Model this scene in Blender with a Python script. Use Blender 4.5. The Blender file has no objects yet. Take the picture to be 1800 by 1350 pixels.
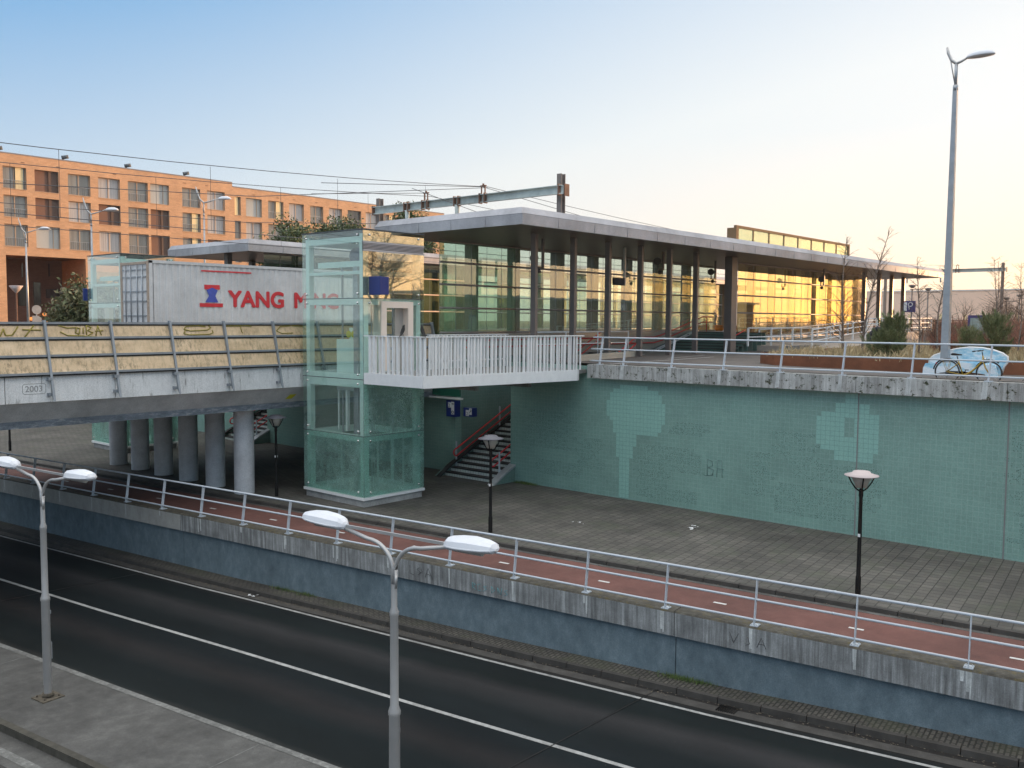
import bpy, math, random
from mathutils import Vector, Matrix
random.seed(7)
SC = bpy.context.scene
COL = SC.collection
R = math.radians
# ------------------------------------------------------------------ camera
pi_, ro_, ya_ = R(3.944), R(0.348), R(41.266)
fw = Vector((math.cos(ya_)*math.cos(pi_), math.sin(ya_)*math.cos(pi_), -math.sin(pi_)))
rt = Vector((math.sin(ya_), -math.cos(ya_), 0)); up = rt.cross(fw)
rt2 = math.cos(ro_)*rt + math.sin(ro_)*up; up2 = -math.sin(ro_)*rt + math.cos(ro_)*up
cam = bpy.data.cameras.new('camera'); camo = bpy.data.objects.new('camera', cam); COL.objects.link(camo)
camo.matrix_world = Matrix(((rt2.x, up2.x, -fw.x, 0), (rt2.y, up2.y, -fw.y, 0), (rt2.z, up2.z, -fw.z, 7.0), (0, 0, 0, 1)))
cam.sensor_width = 36; cam.lens = 1610.74/1800*36; cam.clip_start = 0.2; cam.clip_end = 9000
SC.camera = camo
# ------------------------------------------------------------------ sky, sun, exposure
SUN_AZ, SUN_EL = -18.0, 2.7        # azimuth counted from +X, elevation
w = bpy.data.worlds.new('World'); SC.world = w; w.use_nodes = True
nt = w.node_tree; sky = nt.nodes.new('ShaderNodeTexSky'); sky.sky_type = 'NISHITA'
sky.sun_disc = False; sky.sun_elevation = R(SUN_EL); sky.sun_rotation = R(90-SUN_AZ)
sky.air_density = 1.0; sky.dust_density = 0.9; sky.ozone_density = 2.2; sky.altitude = 0
bg = nt.nodes['Background']; bg.inputs[1].default_value = 0.15
EXPO = 0.6
def wn(t, **k):
    n = nt.nodes.new(t)
    for a_, b_ in k.items(): setattr(n, a_, b_)
    return n
def wm(op, *v):
    n = wn('ShaderNodeMath', operation=op)
    for i_, q_ in enumerate(v):
        if isinstance(q_, (int, float)): n.inputs[i_].default_value = q_
        else: nt.links.new(q_, n.inputs[i_])
    return n.outputs[0]
def wx(f, a_, b_, mode='MIX'):
    n = wn('ShaderNodeMix', data_type='RGBA', blend_type=mode)
    for i_, q_ in ((0,f),(6,a_),(7,b_)):
        if isinstance(q_, (int, float)): n.inputs[i_].default_value = q_
        elif isinstance(q_, tuple): n.inputs[i_].default_value = (*q_, 1)
        else: nt.links.new(q_, n.inputs[i_])
    return n.outputs[2]
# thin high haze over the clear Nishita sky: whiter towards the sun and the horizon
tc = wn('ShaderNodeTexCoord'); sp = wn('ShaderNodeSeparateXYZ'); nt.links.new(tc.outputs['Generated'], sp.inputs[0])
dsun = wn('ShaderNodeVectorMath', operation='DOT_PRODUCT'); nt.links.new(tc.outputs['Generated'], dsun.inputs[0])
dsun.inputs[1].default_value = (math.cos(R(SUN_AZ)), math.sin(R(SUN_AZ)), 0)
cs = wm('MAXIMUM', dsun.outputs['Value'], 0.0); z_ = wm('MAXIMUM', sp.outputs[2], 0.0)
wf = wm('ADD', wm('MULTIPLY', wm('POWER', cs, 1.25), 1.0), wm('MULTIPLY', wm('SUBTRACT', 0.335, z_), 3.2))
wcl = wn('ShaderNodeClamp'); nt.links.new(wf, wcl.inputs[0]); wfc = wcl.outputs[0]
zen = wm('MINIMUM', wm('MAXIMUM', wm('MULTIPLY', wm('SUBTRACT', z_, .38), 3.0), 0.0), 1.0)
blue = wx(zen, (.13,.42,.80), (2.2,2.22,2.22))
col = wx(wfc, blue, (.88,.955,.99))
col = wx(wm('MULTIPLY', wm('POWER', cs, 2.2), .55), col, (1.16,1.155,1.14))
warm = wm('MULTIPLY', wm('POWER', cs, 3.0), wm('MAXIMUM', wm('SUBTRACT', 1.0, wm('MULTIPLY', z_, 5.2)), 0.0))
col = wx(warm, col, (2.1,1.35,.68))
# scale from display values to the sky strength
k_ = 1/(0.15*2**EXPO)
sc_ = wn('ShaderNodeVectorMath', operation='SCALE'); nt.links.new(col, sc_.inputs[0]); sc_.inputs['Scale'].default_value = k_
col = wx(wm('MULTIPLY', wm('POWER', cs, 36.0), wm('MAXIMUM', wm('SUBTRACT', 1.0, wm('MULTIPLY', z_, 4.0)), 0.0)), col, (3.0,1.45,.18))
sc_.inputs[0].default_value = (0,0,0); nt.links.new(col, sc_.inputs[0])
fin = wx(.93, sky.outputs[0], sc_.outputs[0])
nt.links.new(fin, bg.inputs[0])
sl = bpy.data.lights.new('sun', 'SUN'); so = bpy.data.objects.new('sun', sl); COL.objects.link(so)
sl.energy = 5.0; sl.angle = R(0.5); sl.color = (1.0, 0.55, 0.25)
sd = Vector((math.cos(R(SUN_AZ))*math.cos(R(SUN_EL)), math.sin(R(SUN_AZ))*math.cos(R(SUN_EL)), math.sin(R(SUN_EL))))
so.rotation_euler = sd.to_track_quat('Z', 'Y').to_euler()
SC.view_settings.view_transform = 'Standard'; SC.view_settings.look = 'None'
SC.view_settings.exposure = EXPO; SC.view_settings.gamma = 1.0
SC.cycles.transparent_max_bounces = 24; SC.cycles.max_bounces = 8; SC.cycles.glossy_bounces = 3
SC.cycles.use_denoising = True; SC.cycles.sample_clamp_indirect = 6
# ------------------------------------------------------------------ mesh helpers
ROOT = {}
class MB:
    def __init__(s): s.v = []; s.f = []; s.sm = []
    def face(s, pts, smooth=False):
        n = len(s.v); s.v += [tuple(p) for p in pts]; s.f.append(tuple(range(n, n+len(pts)))); s.sm.append(smooth)
    def hexa(s, p):     # 8 corners: bottom 4 ccw, top 4
        n = len(s.v); s.v += [tuple(q) for q in p]
        for f in ((0,3,2,1),(4,5,6,7),(0,1,5,4),(1,2,6,5),(2,3,7,6),(3,0,4,7)):
            s.f.append(tuple(n+i for i in f)); s.sm.append(False)
    def box(s, x0, y0, z0, x1, y1, z1):
        x0,x1 = min(x0,x1),max(x0,x1); y0,y1 = min(y0,y1),max(y0,y1); z0,z1 = min(z0,z1),max(z0,z1)
        s.hexa([(x0,y0,z0),(x1,y0,z0),(x1,y1,z0),(x0,y1,z0),(x0,y0,z1),(x1,y0,z1),(x1,y1,z1),(x0,y1,z1)])
    def beam(s, a, b, w, h, side=None):   # rectangular bar from a to b, w along side, h across
        a = Vector(a); b = Vector(b); d = (b-a).normalized()
        sv = Vector(side) if side else (Vector((0,0,1)).cross(d) if abs(d.z) < .95 else Vector((1,0,0)))
        sv = (sv - d*sv.dot(d)).normalized(); u = d.cross(sv)
        q = []
        for c in (a, b):
            for i, j in ((-1,-1),(1,-1),(1,1),(-1,1)): q.append(c + sv*(i*w/2) + u*(j*h/2))
        s.hexa(q)
    def tube(s, pts, r, n=8, caps=True, closed=False):
        pts = [Vector(p) for p in pts]; m = len(pts)
        rs = r if isinstance(r, (list, tuple)) else [r]*m
        base = len(s.v); ref = None
        for i, p in enumerate(pts):
            if closed: d = pts[(i+1) % m]-pts[i-1]
            else: d = (pts[min(i+1, m-1)]-pts[max(i-1, 0)])
            d = d.normalized()
            if ref is None: ref = Vector((0,0,1)) if abs(d.z) < .9 else Vector((1,0,0))
            ref = (ref - d*ref.dot(d)).normalized(); b = d.cross(ref)
            for k in range(n):
                t = 2*math.pi*k/n; s.v.append(tuple(p + (ref*math.cos(t) + b*math.sin(t))*rs[i]))
        for i in range(m if closed else m-1):
            j = (i+1) % m
            for k in range(n):
                s.f.append((base+i*n+k, base+i*n+(k+1)%n, base+j*n+(k+1)%n, base+j*n+k)); s.sm.append(n > 4)
        if caps and not closed:
            s.f.append(tuple(base+k for k in range(n))[::-1]); s.sm.append(False)
            s.f.append(tuple(base+(m-1)*n+k for k in range(n))); s.sm.append(False)
    def lathe(s, prof, c=(0,0,0), n=20):
        base = len(s.v)
        for r, z in prof:
            for k in range(n):
                t = 2*math.pi*k/n; s.v.append((c[0]+r*math.cos(t), c[1]+r*math.sin(t), c[2]+z))
        for i in range(len(prof)-1):
            for k in range(n):
                s.f.append((base+i*n+k, base+i*n+(k+1)%n, base+(i+1)*n+(k+1)%n, base+(i+1)*n+k)); s.sm.append(True)
    def loft(s, rings, smooth=True, caps=True):
        base = len(s.v); n = len(rings[0])
        for r_ in rings: s.v += [tuple(p) for p in r_]
        for i in range(len(rings)-1):
            for k in range(n):
                s.f.append((base+i*n+k, base+i*n+(k+1)%n, base+(i+1)*n+(k+1)%n, base+(i+1)*n+k)); s.sm.append(smooth)
        if caps:
            s.f.append(tuple(base+k for k in range(n))[::-1]); s.sm.append(False)
            s.f.append(tuple(base+(len(rings)-1)*n+k for k in range(n))); s.sm.append(False)
    def prism(s, poly, axis, a, b):       # 2D polygon extruded along axis 'x','y','z' from a to b
        def P(u, v, t): return {'x': (t,u,v), 'y': (u,t,v), 'z': (u,v,t)}[axis]
        n = len(s.v); m = len(poly)
        s.v += [P(u,v,a) for u,v in poly] + [P(u,v,b) for u,v in poly]
        s.f.append(tuple(n+i for i in range(m))[::-1]); s.f.append(tuple(n+m+i for i in range(m))); s.sm += [False]*2
        for i in range(m):
            j = (i+1) % m; s.f.append((n+i, n+j, n+m+j, n+m+i)); s.sm.append(False)
    def ball(s, c, r, n=8, sc=(1,1,1)):
        rings = []
        for i in range(n+1):
            t = math.pi*i/n; q = max(math.sin(t), .02)
            rings.append([(c[0]+r*sc[0]*q*math.cos(2*math.pi*k/n), c[1]+r*sc[1]*q*math.sin(2*math.pi*k/n), c[2]-r*sc[2]*math.cos(t)) for k in range(n)])
        s.loft(rings)
    def build(s, name, mat, parent=None, local=False, org=None, bevel=0):
        off = Vector((0,0,0))
        if parent is not None and not local: off = ROOT.get(parent, Vector((0,0,0)))
        elif parent is None and org is not None: off = Vector(org)
        me = bpy.data.meshes.new(name)
        me.from_pydata([(x-off.x, y-off.y, z-off.z) for x,y,z in s.v], [], s.f)
        me.polygons.foreach_set('use_smooth', s.sm)
        if isinstance(mat, (list, tuple)):
            for q in mat: me.materials.append(q)
        else: me.materials.append(mat)
        me.update()
        o = bpy.data.objects.new(name, me); COL.objects.link(o)
        if parent is not None:
            o.parent = parent; ROOT[o] = off
        else:
            o.location = off; ROOT[o] = off
        if bevel:
            b = o.modifiers.new('bevel', 'BEVEL'); b.width = bevel; b.segments = 2; b.limit_method = 'ANGLE'; b.harden_normals = False
        return o
def tag(o, label=None, cat=None, group=None, kind=None):
    if label: o['label'] = label
    if cat: o['category'] = cat
    if group: o['group'] = group
    if kind: o['kind'] = kind
    return o
def thing(name, label, cat, loc=(0,0,0), group=None):
    o = bpy.data.objects.new(name, None); COL.objects.link(o); o.location = loc; o.empty_display_size = .3
    ROOT[o] = Vector(loc); return tag(o, label, cat, group)
def copy_tree(o, loc, rz=None, label=None):
    c = o.copy(); COL.objects.link(c); c.location = loc; ROOT[c] = Vector(loc)
    if rz is not None: c.rotation_euler = (0,0,rz)
    if label: c['label'] = label
    for ch in list(o.children):
        d = ch.copy(); COL.objects.link(d); d.parent = c
        for g in list(ch.children):
            e = g.copy(); COL.objects.link(e); e.parent = d
    return c
def text_mesh(name, txt, size, mat, parent, loc, rot, extrude=.004, sx=1.0, bold=0, fat=0):
    cu = bpy.data.curves.new(name, 'FONT'); cu.body = txt; cu.size = size; cu.extrude = extrude; cu.offset = bold
    cu.align_x = 'LEFT'; cu.align_y = 'BOTTOM_BASELINE'
    t = bpy.data.objects.new(name, cu); COL.objects.link(t)
    bpy.context.view_layer.update()
    me = bpy.data.meshes.new_from_object(t); bpy.data.objects.remove(t)
    if fat:       # heavier strokes: the outline repeated a little to each side
        V_ = [tuple(v.co) for v in me.vertices]; F_ = [tuple(p.vertices) for p in me.polygons]; vv = []; ff = []
        for i_, (dx_, dy_) in enumerate(((0,0),(fat,0),(-fat,0),(0,fat),(0,-fat),(fat*.7,fat*.7),(-fat*.7,-fat*.7),(fat*.7,-fat*.7),(-fat*.7,fat*.7))):
            n_ = len(vv); vv += [(a_+dx_, b_+dy_, c_+.0006*i_) for a_, b_, c_ in V_]; ff += [tuple(n_+q_ for q_ in f_) for f_ in F_]
        me = bpy.data.meshes.new(name); me.from_pydata(vv, [], ff)
    me.name = name; me.materials.clear(); me.materials.append(mat)
    o = bpy.data.objects.new(name, me); COL.objects.link(o)
    o.parent = parent; o.location = Vector(loc)-ROOT.get(parent, Vector((0,0,0))); o.rotation_euler = rot; o.scale = (sx,1,1)
    return o
def strokes(name, lines, w, mat, parent, P, h=.004):
    """pen strokes: lines of (u,v); P maps (u,v) to a point on the surface"""
    m = MB()
    for L in lines:
        q = [P(*p) for p in L]
        for a, b in zip(q[:-1], q[1:]):
            if (Vector(b)-Vector(a)).length > 1e-4: m.tube([a, b], w/2, 5)
    return m.build(name, mat, parent)
# ------------------------------------------------------------------ materials
def new_mat(name):
    m = bpy.data.materials.new(name); m.use_nodes = True; nt = m.node_tree
    return m, nt, nt.nodes['Principled BSDF']
def nn(nt, t, **k):
    n = nt.nodes.new(t)
    for a, b in k.items(): setattr(n, a, b)
    return n
def pos(nt, scale=(1,1,1), obj=False, rot=(0,0,0)):
    mp = nn(nt, 'ShaderNodeMapping'); mp.inputs['Scale'].default_value = scale; mp.inputs['Rotation'].default_value = rot
    if obj: tc = nn(nt, 'ShaderNodeTexCoord'); nt.links.new(tc.outputs['Object'], mp.inputs[0])
    else: g = nn(nt, 'ShaderNodeNewGeometry'); nt.links.new(g.outputs['Position'], mp.inputs[0])
    return mp.outputs[0]
def noise(nt, vec, scale, detail=4, rough=.6):
    n = nn(nt, 'ShaderNodeTexNoise'); n.inputs['Scale'].default_value = scale; n.inputs['Detail'].default_value = detail
    n.inputs['Roughness'].default_value = rough; nt.links.new(vec, n.inputs['Vector']); return n.outputs['Fac']
def ramp(nt, fac, stops):
    r = nn(nt, 'ShaderNodeValToRGB'); e = r.color_ramp.elements
    while len(e) < len(stops): e.new(.5)
    for q, (p, c) in zip(e, stops):
        q.position = p; q.color = (*c, 1) if len(c) == 3 else c
    nt.links.new(fac, r.inputs[0]); return r.outputs[0]
def mix(nt, fac, a, b, mode='MIX'):
    m = nn(nt, 'ShaderNodeMix', data_type='RGBA', blend_type=mode)
    for s_, v in ((0, fac), (6, a), (7, b)):
        if isinstance(v, (int, float)): m.inputs[s_].default_value = v
        elif isinstance(v, tuple): m.inputs[s_].default_value = (*v, 1)
        else: nt.links.new(v, m.inputs[s_])
    return m.outputs[2]
def maths(nt, op, a, b=0.0, c=None):
    m = nn(nt, 'ShaderNodeMath', operation=op)
    for i, v in enumerate((a, b) if c is None else (a, b, c)):
        if isinstance(v, (int, float)): m.inputs[i].default_value = v
        else: nt.links.new(v, m.inputs[i])
    return m.outputs[0]
def bump(nt, bs, h, strength=.3, dist=.01):
    b = nn(nt, 'ShaderNodeBump'); b.inputs['Strength'].default_value = strength; b.inputs['Distance'].default_value = dist
    nt.links.new(h, b.inputs['Height']); nt.links.new(b.outputs[0], bs.inputs['Normal'])
def m_plain(name, c, rough=.5, metal=0, var=.15, scale=3, bmp=.05, spec=.5, stretch=(1,1,1)):
    m, nt, bs = new_mat(name); v = pos(nt, stretch, True)
    f = noise(nt, v, scale, 5)
    a = tuple(x*(1-var) for x in c); b = tuple(min(1, x*(1+var)) for x in c)
    nt.links.new(ramp(nt, f, [(.3, a), (.7, b)]), bs.inputs['Base Color'])
    bs.inputs['Roughness'].default_value = rough; bs.inputs['Metallic'].default_value = metal
    bs.inputs['Specular IOR Level'].default_value = spec
    if bmp: bump(nt, bs, noise(nt, v, scale*8, 3), bmp)
    return m
def m_streak(name, c1, c2, c3, rough=.85, scale=1.0, moss=None, vs=.12, grain=True, metal=0, blot=(.62,1.15), stops=(.3,.52,.72)):
    """weathered concrete: vertical run-off streaks over blotches"""
    m, nt, bs = new_mat(name)
    vb = pos(nt, (1,1,1)); vst = pos(nt, (9*scale, 9*scale, vs*4))
    col = ramp(nt, noise(nt, vst, 1.0, 6, .7), [(stops[0], c1), (stops[1], c2), (stops[2], c3)])
    bl_ = ramp(nt, noise(nt, vb, 1.3*scale, 6, .65), [(.3, (blot[0],)*3), (.7, (blot[1],)*3)])
    col = mix(nt, 1.0, col, bl_, 'MULTIPLY')
    if grain:
        g = ramp(nt, noise(nt, vb, 38, 3, .7), [(.35, (.8,.8,.8)), (.6, (1.05,1.05,1.05))])
        col = mix(nt, 1.0, col, g, 'MULTIPLY')
    if moss:
        mk = ramp(nt, noise(nt, vb, 4.5, 10, .8), [(.55, (0,0,0)), (.585, (1,1,1))])
        col = mix(nt, mk, col, moss)
    nt.links.new(col, bs.inputs['Base Color']); bs.inputs['Roughness'].default_value = rough
    if metal: bs.inputs['Metallic'].default_value = metal
    bump(nt, bs, noise(nt, vb, 30, 5, .7), .35 if not metal else .03, .01)
    return m
def m_brick(name, c1, c2, mortar, bw, bh, ms=.012, plane='xy', rough=.85, off=.5, rotz=0, bmp=.4, tint=None, origin=(0,0,0), patch=.35):
    """brick/slab/tile grid laid in a world plane, with blotchy wear"""
    m, nt, bs = new_mat(name)
    rot = {'xy': (0,0,rotz), 'yz': (0,0,0), 'xz': (0,0,0)}[plane]
    g = nn(nt, 'ShaderNodeNewGeometry'); sp = nn(nt, 'ShaderNodeSeparateXYZ'); cb = nn(nt, 'ShaderNodeCombineXYZ')
    sub = nn(nt, 'ShaderNodeVectorMath', operation='SUBTRACT'); sub.inputs[1].default_value = origin
    nt.links.new(g.outputs['Position'], sub.inputs[0])
    src = sub.outputs[0]
    if plane == 'xy' and rotz:
        vr = nn(nt, 'ShaderNodeVectorRotate', rotation_type='Z_AXIS'); vr.inputs['Angle'].default_value = rotz
        nt.links.new(src, vr.inputs[0]); src = vr.outputs[0]
    nt.links.new(src, sp.inputs[0])
    a, b = {'xy': (0,1), 'yz': (1,2), 'xz': (0,2)}[plane]
    nt.links.new(sp.outputs[a], cb.inputs[0]); nt.links.new(sp.outputs[b], cb.inputs[1])
    bt = nn(nt, 'ShaderNodeTexBrick'); bt.offset = off; bt.squash = 1
    bt.inputs['Scale'].default_value = 1; bt.inputs['Brick Width'].default_value = bw; bt.inputs['Row Height'].default_value = bh
    bt.inputs['Mortar Size'].default_value = ms; bt.inputs['Mortar Smooth'].default_value = .15; bt.inputs['Bias'].default_value = 0
    bt.inputs['Color1'].default_value = (*c1,1); bt.inputs['Color2'].default_value = (*c2,1); bt.inputs['Mortar'].default_value = (*mortar,1)
    nt.links.new(cb.outputs[0], bt.inputs['Vector'])
    vb = pos(nt)
    bl = ramp(nt, noise(nt, vb, .45, 6, .65), [(.3, (1-patch,)*3), (.7, (1+patch,)*3)])
    col = mix(nt, 1.0, bt.outputs['Color'], bl, 'MULTIPLY')
    fine = ramp(nt, noise(nt, vb, 25, 3, .7), [(.3, (.85,)*3), (.7, (1.12,)*3)])
    col = mix(nt, 1.0, col, fine, 'MULTIPLY')
    if tint:
        tk = ramp(nt, noise(nt, vb, .8, 7, .7), [(.5, (0,0,0)), (.68, (.6,.6,.6))]); col = mix(nt, tk, col, tint)
    nt.links.new(col, bs.inputs['Base Color']); bs.inputs['Roughness'].default_value = rough
    if bmp:
        inv = maths(nt, 'SUBTRACT', 1.0, bt.outputs['Fac']); bump(nt, bs, inv, bmp, .01)
    return m
def m_glass(name, tint, dens=.0, dcol=(.6,.8,.7), rough=.02, spec=1.0, speck=None, wave=0, streak=False, gcol=(1,1,1)):
    """thin architectural pane: clear tinted transmission, fresnel mirror, optional milky body"""
    m = bpy.data.materials.new(name); m.use_nodes = True; nt = m.node_tree; nt.nodes.clear()
    out = nn(nt, 'ShaderNodeOutputMaterial'); tr = nn(nt, 'ShaderNodeBsdfTransparent'); tr.inputs[0].default_value = (*tint,1)
    gl = nn(nt, 'ShaderNodeBsdfGlossy'); gl.inputs['Roughness'].default_value = rough; gl.inputs[0].default_value = (*gcol,1)
    g_ = nn(nt, 'ShaderNodeNewGeometry'); dt = nn(nt, 'ShaderNodeVectorMath', operation='DOT_PRODUCT')
    nt.links.new(g_.outputs['Normal'], dt.inputs[0]); nt.links.new(g_.outputs['Incoming'], dt.inputs[1])
    ct = maths(nt, 'SUBTRACT', 1.0, maths(nt, 'ABSOLUTE', dt.outputs['Value']))
    fr_ = maths(nt, 'MULTIPLY_ADD', maths(nt, 'POWER', ct, 5.0), .96, .04)
    df = nn(nt, 'ShaderNodeBsdfDiffuse'); df.inputs[0].default_value = (*dcol,1)
    tl = nn(nt, 'ShaderNodeBsdfTranslucent'); tl.inputs[0].default_value = (*dcol,1)
    dm = nn(nt, 'ShaderNodeMixShader'); dm.inputs[0].default_value = .5
    nt.links.new(df.outputs[0], dm.inputs[1]); nt.links.new(tl.outputs[0], dm.inputs[2])
    bm = nn(nt, 'ShaderNodeMixShader'); nt.links.new(tr.outputs[0], bm.inputs[1]); nt.links.new(dm.outputs[0], bm.inputs[2])
    v = pos(nt)
    if speck:
        vo = nn(nt, 'ShaderNodeTexVoronoi', feature='DISTANCE_TO_EDGE'); vo.inputs['Scale'].default_value = speck
        nt.links.new(v, vo.inputs['Vector'])
        ed = ramp(nt, vo.outputs['Distance'], [(.0, (1,1,1)), (.16, (.0,.0,.0))])
        big = ramp(nt, noise(nt, v, .9, 5, .7), [(.35, (.1,.1,.1)), (.65, (1,1,1))])
        k = mix(nt, 1.0, ed, big, 'MULTIPLY')
        nt.links.new(maths(nt, 'MULTIPLY_ADD', k, .75, dens), bm.inputs[0])
    elif streak:
        s_ = noise(nt, pos(nt, (5,5,.5)), 1.0, 5, .7)
        nt.links.new(maths(nt, 'MULTIPLY', ramp(nt, s_, [(.3, (.3,)*3), (.7, (1,)*3)]), dens), bm.inputs[0])
    else:
        n_ = noise(nt, v, .7, 4); nt.links.new(maths(nt, 'MULTIPLY', ramp(nt, n_, [(.3, (.7,)*3), (.7, (1.0,)*3)]), dens), bm.inputs[0])
    fm = nn(nt, 'ShaderNodeMixShader'); nt.links.new(maths(nt, 'MULTIPLY', fr_, spec), fm.inputs[0])
    nt.links.new(bm.outputs[0], fm.inputs[1]); nt.links.new(gl.outputs[0], fm.inputs[2])
    if wave:
        b = nn(nt, 'ShaderNodeBump'); b.inputs['Strength'].default_value = wave; b.inputs['Distance'].default_value = .02
        nt.links.new(noise(nt, v, 1.2, 1), b.inputs['Height']); nt.links.new(b.outputs[0], gl.inputs['Normal'])
    nt.links.new(fm.outputs[0], out.inputs[0]); return m
# ------------------------------------------------------------------ road frame: s along the road, t across it (to the right)
RD = Vector((-.1216, .9926, 0)); RN = Vector((.9926, .1216, 0)); RO = Vector((20.32, 0, 0))
RANG = math.atan2(RD.y, RD.x)
def Q(s, t, z): p = RO + RD*s + RN*t; return (p.x, p.y, z)
ZS = [(-60,-1.0),(0,-1.15),(5,-1.32),(10,-1.5),(16,-1.62),(28,-1.8),(40,-1.85),(140,-1.85)]
def zs(s):
    for (a,za),(b,zb) in zip(ZS[:-1], ZS[1:]):
        if s <= b: return za+(zb-za)*(max(s,a)-a)/(b-a)
    return ZS[-1][1]
SS = list(range(-50, 0, 10)) + list(range(0, 44, 2)) + list(range(44, 141, 8))
def strip(m, t0, t1, dz0, dz1=None, s0=-50, s1=140, z=None, ft=None):
    dz1 = dz0 if dz1 is None else dz1
    q = [s for s in SS if s0 < s < s1]; q = [s0]+q+[s1]
    for a, b in zip(q[:-1], q[1:]):
        ga = (lambda s: zs(s)) if z is None else (lambda s: z)
        ta0, tb0 = (t0, t0) if ft is None else (t0+ft(a), t0+ft(b)); ta1, tb1 = (t1, t1) if ft is None else (t1+ft(a), t1+ft(b))
        m.face([Q(a,ta0,ga(a)+dz0), Q(a,ta1,ga(a)+dz1), Q(b,tb1,ga(b)+dz1), Q(b,tb0,ga(b)+dz0)])
# ---- surface materials
def m_asphalt():
    m, nt, bs = new_mat('asphalt')
    g = nn(nt, 'ShaderNodeNewGeometry'); dt = nn(nt, 'ShaderNodeVectorMath', operation='DOT_PRODUCT'); dt.inputs[1].default_value = RN
    sub = nn(nt, 'ShaderNodeVectorMath', operation='SUBTRACT'); sub.inputs[1].default_value = RO
    nt.links.new(g.outputs['Position'], sub.inputs[0]); nt.links.new(sub.outputs[0], dt.inputs[0])
    v = pos(nt)
    wob = maths(nt, 'MULTIPLY_ADD', noise(nt, v, .35, 3), .5, -.25)
    t = maths(nt, 'ADD', dt.outputs['Value'], wob)
    tt = maths(nt, 'DIVIDE', maths(nt, 'ADD', t, 10.5), 10.0)       # 0..1 across t=-10.5..-0.5
    wear = ramp(nt, tt, [(.25,(.05,.048,.045)),(.30,(.0075,.0105,.011)),(.40,(.0055,.0085,.0095)),(.475,(.0155,.015,.0155)),(.55,(.006,.009,.0105)),(.68,(.0065,.0095,.0105)),(.775,(.025,.025,.026)),(.83,(.007,.0105,.011)),(.90,(.0075,.0105,.0115)),(.93,(.022,.021,.02))])
    gr = ramp(nt, noise(nt, v, 70, 3, .8), [(.3, (.6,)*3), (.62, (1.3,)*3)])
    bl = ramp(nt, noise(nt, pos(nt, (.8,.25,1)), 1.0, 5, .6), [(.3, (.8,)*3), (.7, (1.25,)*3)])
    col = mix(nt, 1.0, mix(nt, 1.0, wear, gr, 'MULTIPLY'), bl, 'MULTIPLY')
    spk = ramp(nt, noise(nt, v, 16, 2, .5), [(.78, (0,0,0)), (.80, (.5,.5,.5))]); col = mix(nt, spk, col, (.2,.2,.19))
    nt.links.new(col, bs.inputs['Base Color']); bs.inputs['Roughness'].default_value = .85; bs.inputs['Specular IOR Level'].default_value = .12
    bump(nt, bs, noise(nt, v, 90, 2), .35, .006); return m
M = {}
M['asphalt'] = m_asphalt()
M['median'] = m_streak('median_concrete', (.055,.054,.050), (.085,.083,.078), (.125,.122,.114), scale=.25, vs=1)
M['gutter'] = m_streak('gutter_concrete', (.04,.037,.034), (.06,.056,.05), (.09,.085,.078), scale=.3, vs=1)
M['kerb'] = m_plain('kerb_stone', (.045,.041,.036), .85, var=.35, scale=2, bmp=.2)
M['kerbdark'] = m_plain('dark_kerb_face', (.05,.046,.036), .9, var=.45, scale=3, bmp=.3)
M['roadpaint'] = m_streak('worn_road_paint', (.20,.20,.19), (.34,.34,.33), (.42,.42,.41), scale=.8, vs=2)
M['wornpaint'] = m_streak('very_worn_paint', (.10,.10,.095), (.16,.16,.15), (.27,.27,.26), scale=1.2, vs=2.2)
M['sidewalk'] = m_brick('sidewalk_clinker', (.10,.09,.075), (.065,.06,.05), (.022,.02,.016), .22, .105, .02, rotz=-(RANG-math.pi/2), tint=(.05,.055,.03))
M['redpath'] = m_streak('red_cycle_asphalt', (.120,.048,.038), (.142,.058,.046), (.162,.070,.056), scale=.25, vs=1)
M['whitepaint'] = m_plain('white_path_paint', (.52,.51,.49), .8, var=.12, scale=10)
M['pavers'] = m_brick('grey_concrete_pavers', (.10,.092,.08), (.072,.068,.06), (.028,.026,.022), .30, .30, .014, rotz=-(RANG-math.pi/2)+.0, off=.5, tint=(.062,.072,.045), patch=.42)
M['copconc'] = m_streak('weathered_coping', (.12,.12,.115), (.28,.285,.28), (.50,.51,.50), moss=None, scale=1.1)
M['coppale'] = m_streak('pale_clean_coping', (.33,.32,.295), (.40,.39,.36), (.45,.44,.41), scale=.4, vs=.4, blot=(.8,1.05))
M['copmoss'] = m_streak('mossy_coping', (.24,.23,.215), (.44,.435,.41), (.62,.62,.60), moss=(.030,.036,.012), scale=.9)
M['coptop'] = m_streak('mossy_coping_top', (.05,.043,.032), (.088,.078,.06), (.15,.14,.115), moss=(.10,.08,.035), scale=.7, vs=1)
M['bluewall'] = m_streak('blue_grey_wall_paint', (.095,.135,.158), (.135,.183,.208), (.185,.24,.265), scale=.35, vs=.5, blot=(.82,1.08))
M['lime'] = m_streak('lime_runoff', (.42,.43,.41), (.60,.61,.59), (.74,.75,.72), scale=2.0)
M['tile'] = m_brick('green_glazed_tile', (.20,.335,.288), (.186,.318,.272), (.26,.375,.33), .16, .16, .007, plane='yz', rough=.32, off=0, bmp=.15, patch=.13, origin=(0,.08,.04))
M['tilelight'] = m_brick('new_lighter_tile', (.265,.47,.405), (.25,.45,.39), (.14,.26,.22), .16, .16, .005, plane='yz', rough=.3, off=0, bmp=.15, patch=.05, origin=(0,.08,.04))
M['tilex'] = m_brick('green_side_tile', (.13,.225,.195), (.12,.21,.182), (.2,.25,.22), .16, .16, .006, plane='xz', rough=.35, off=0, bmp=.15, patch=.2)
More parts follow.
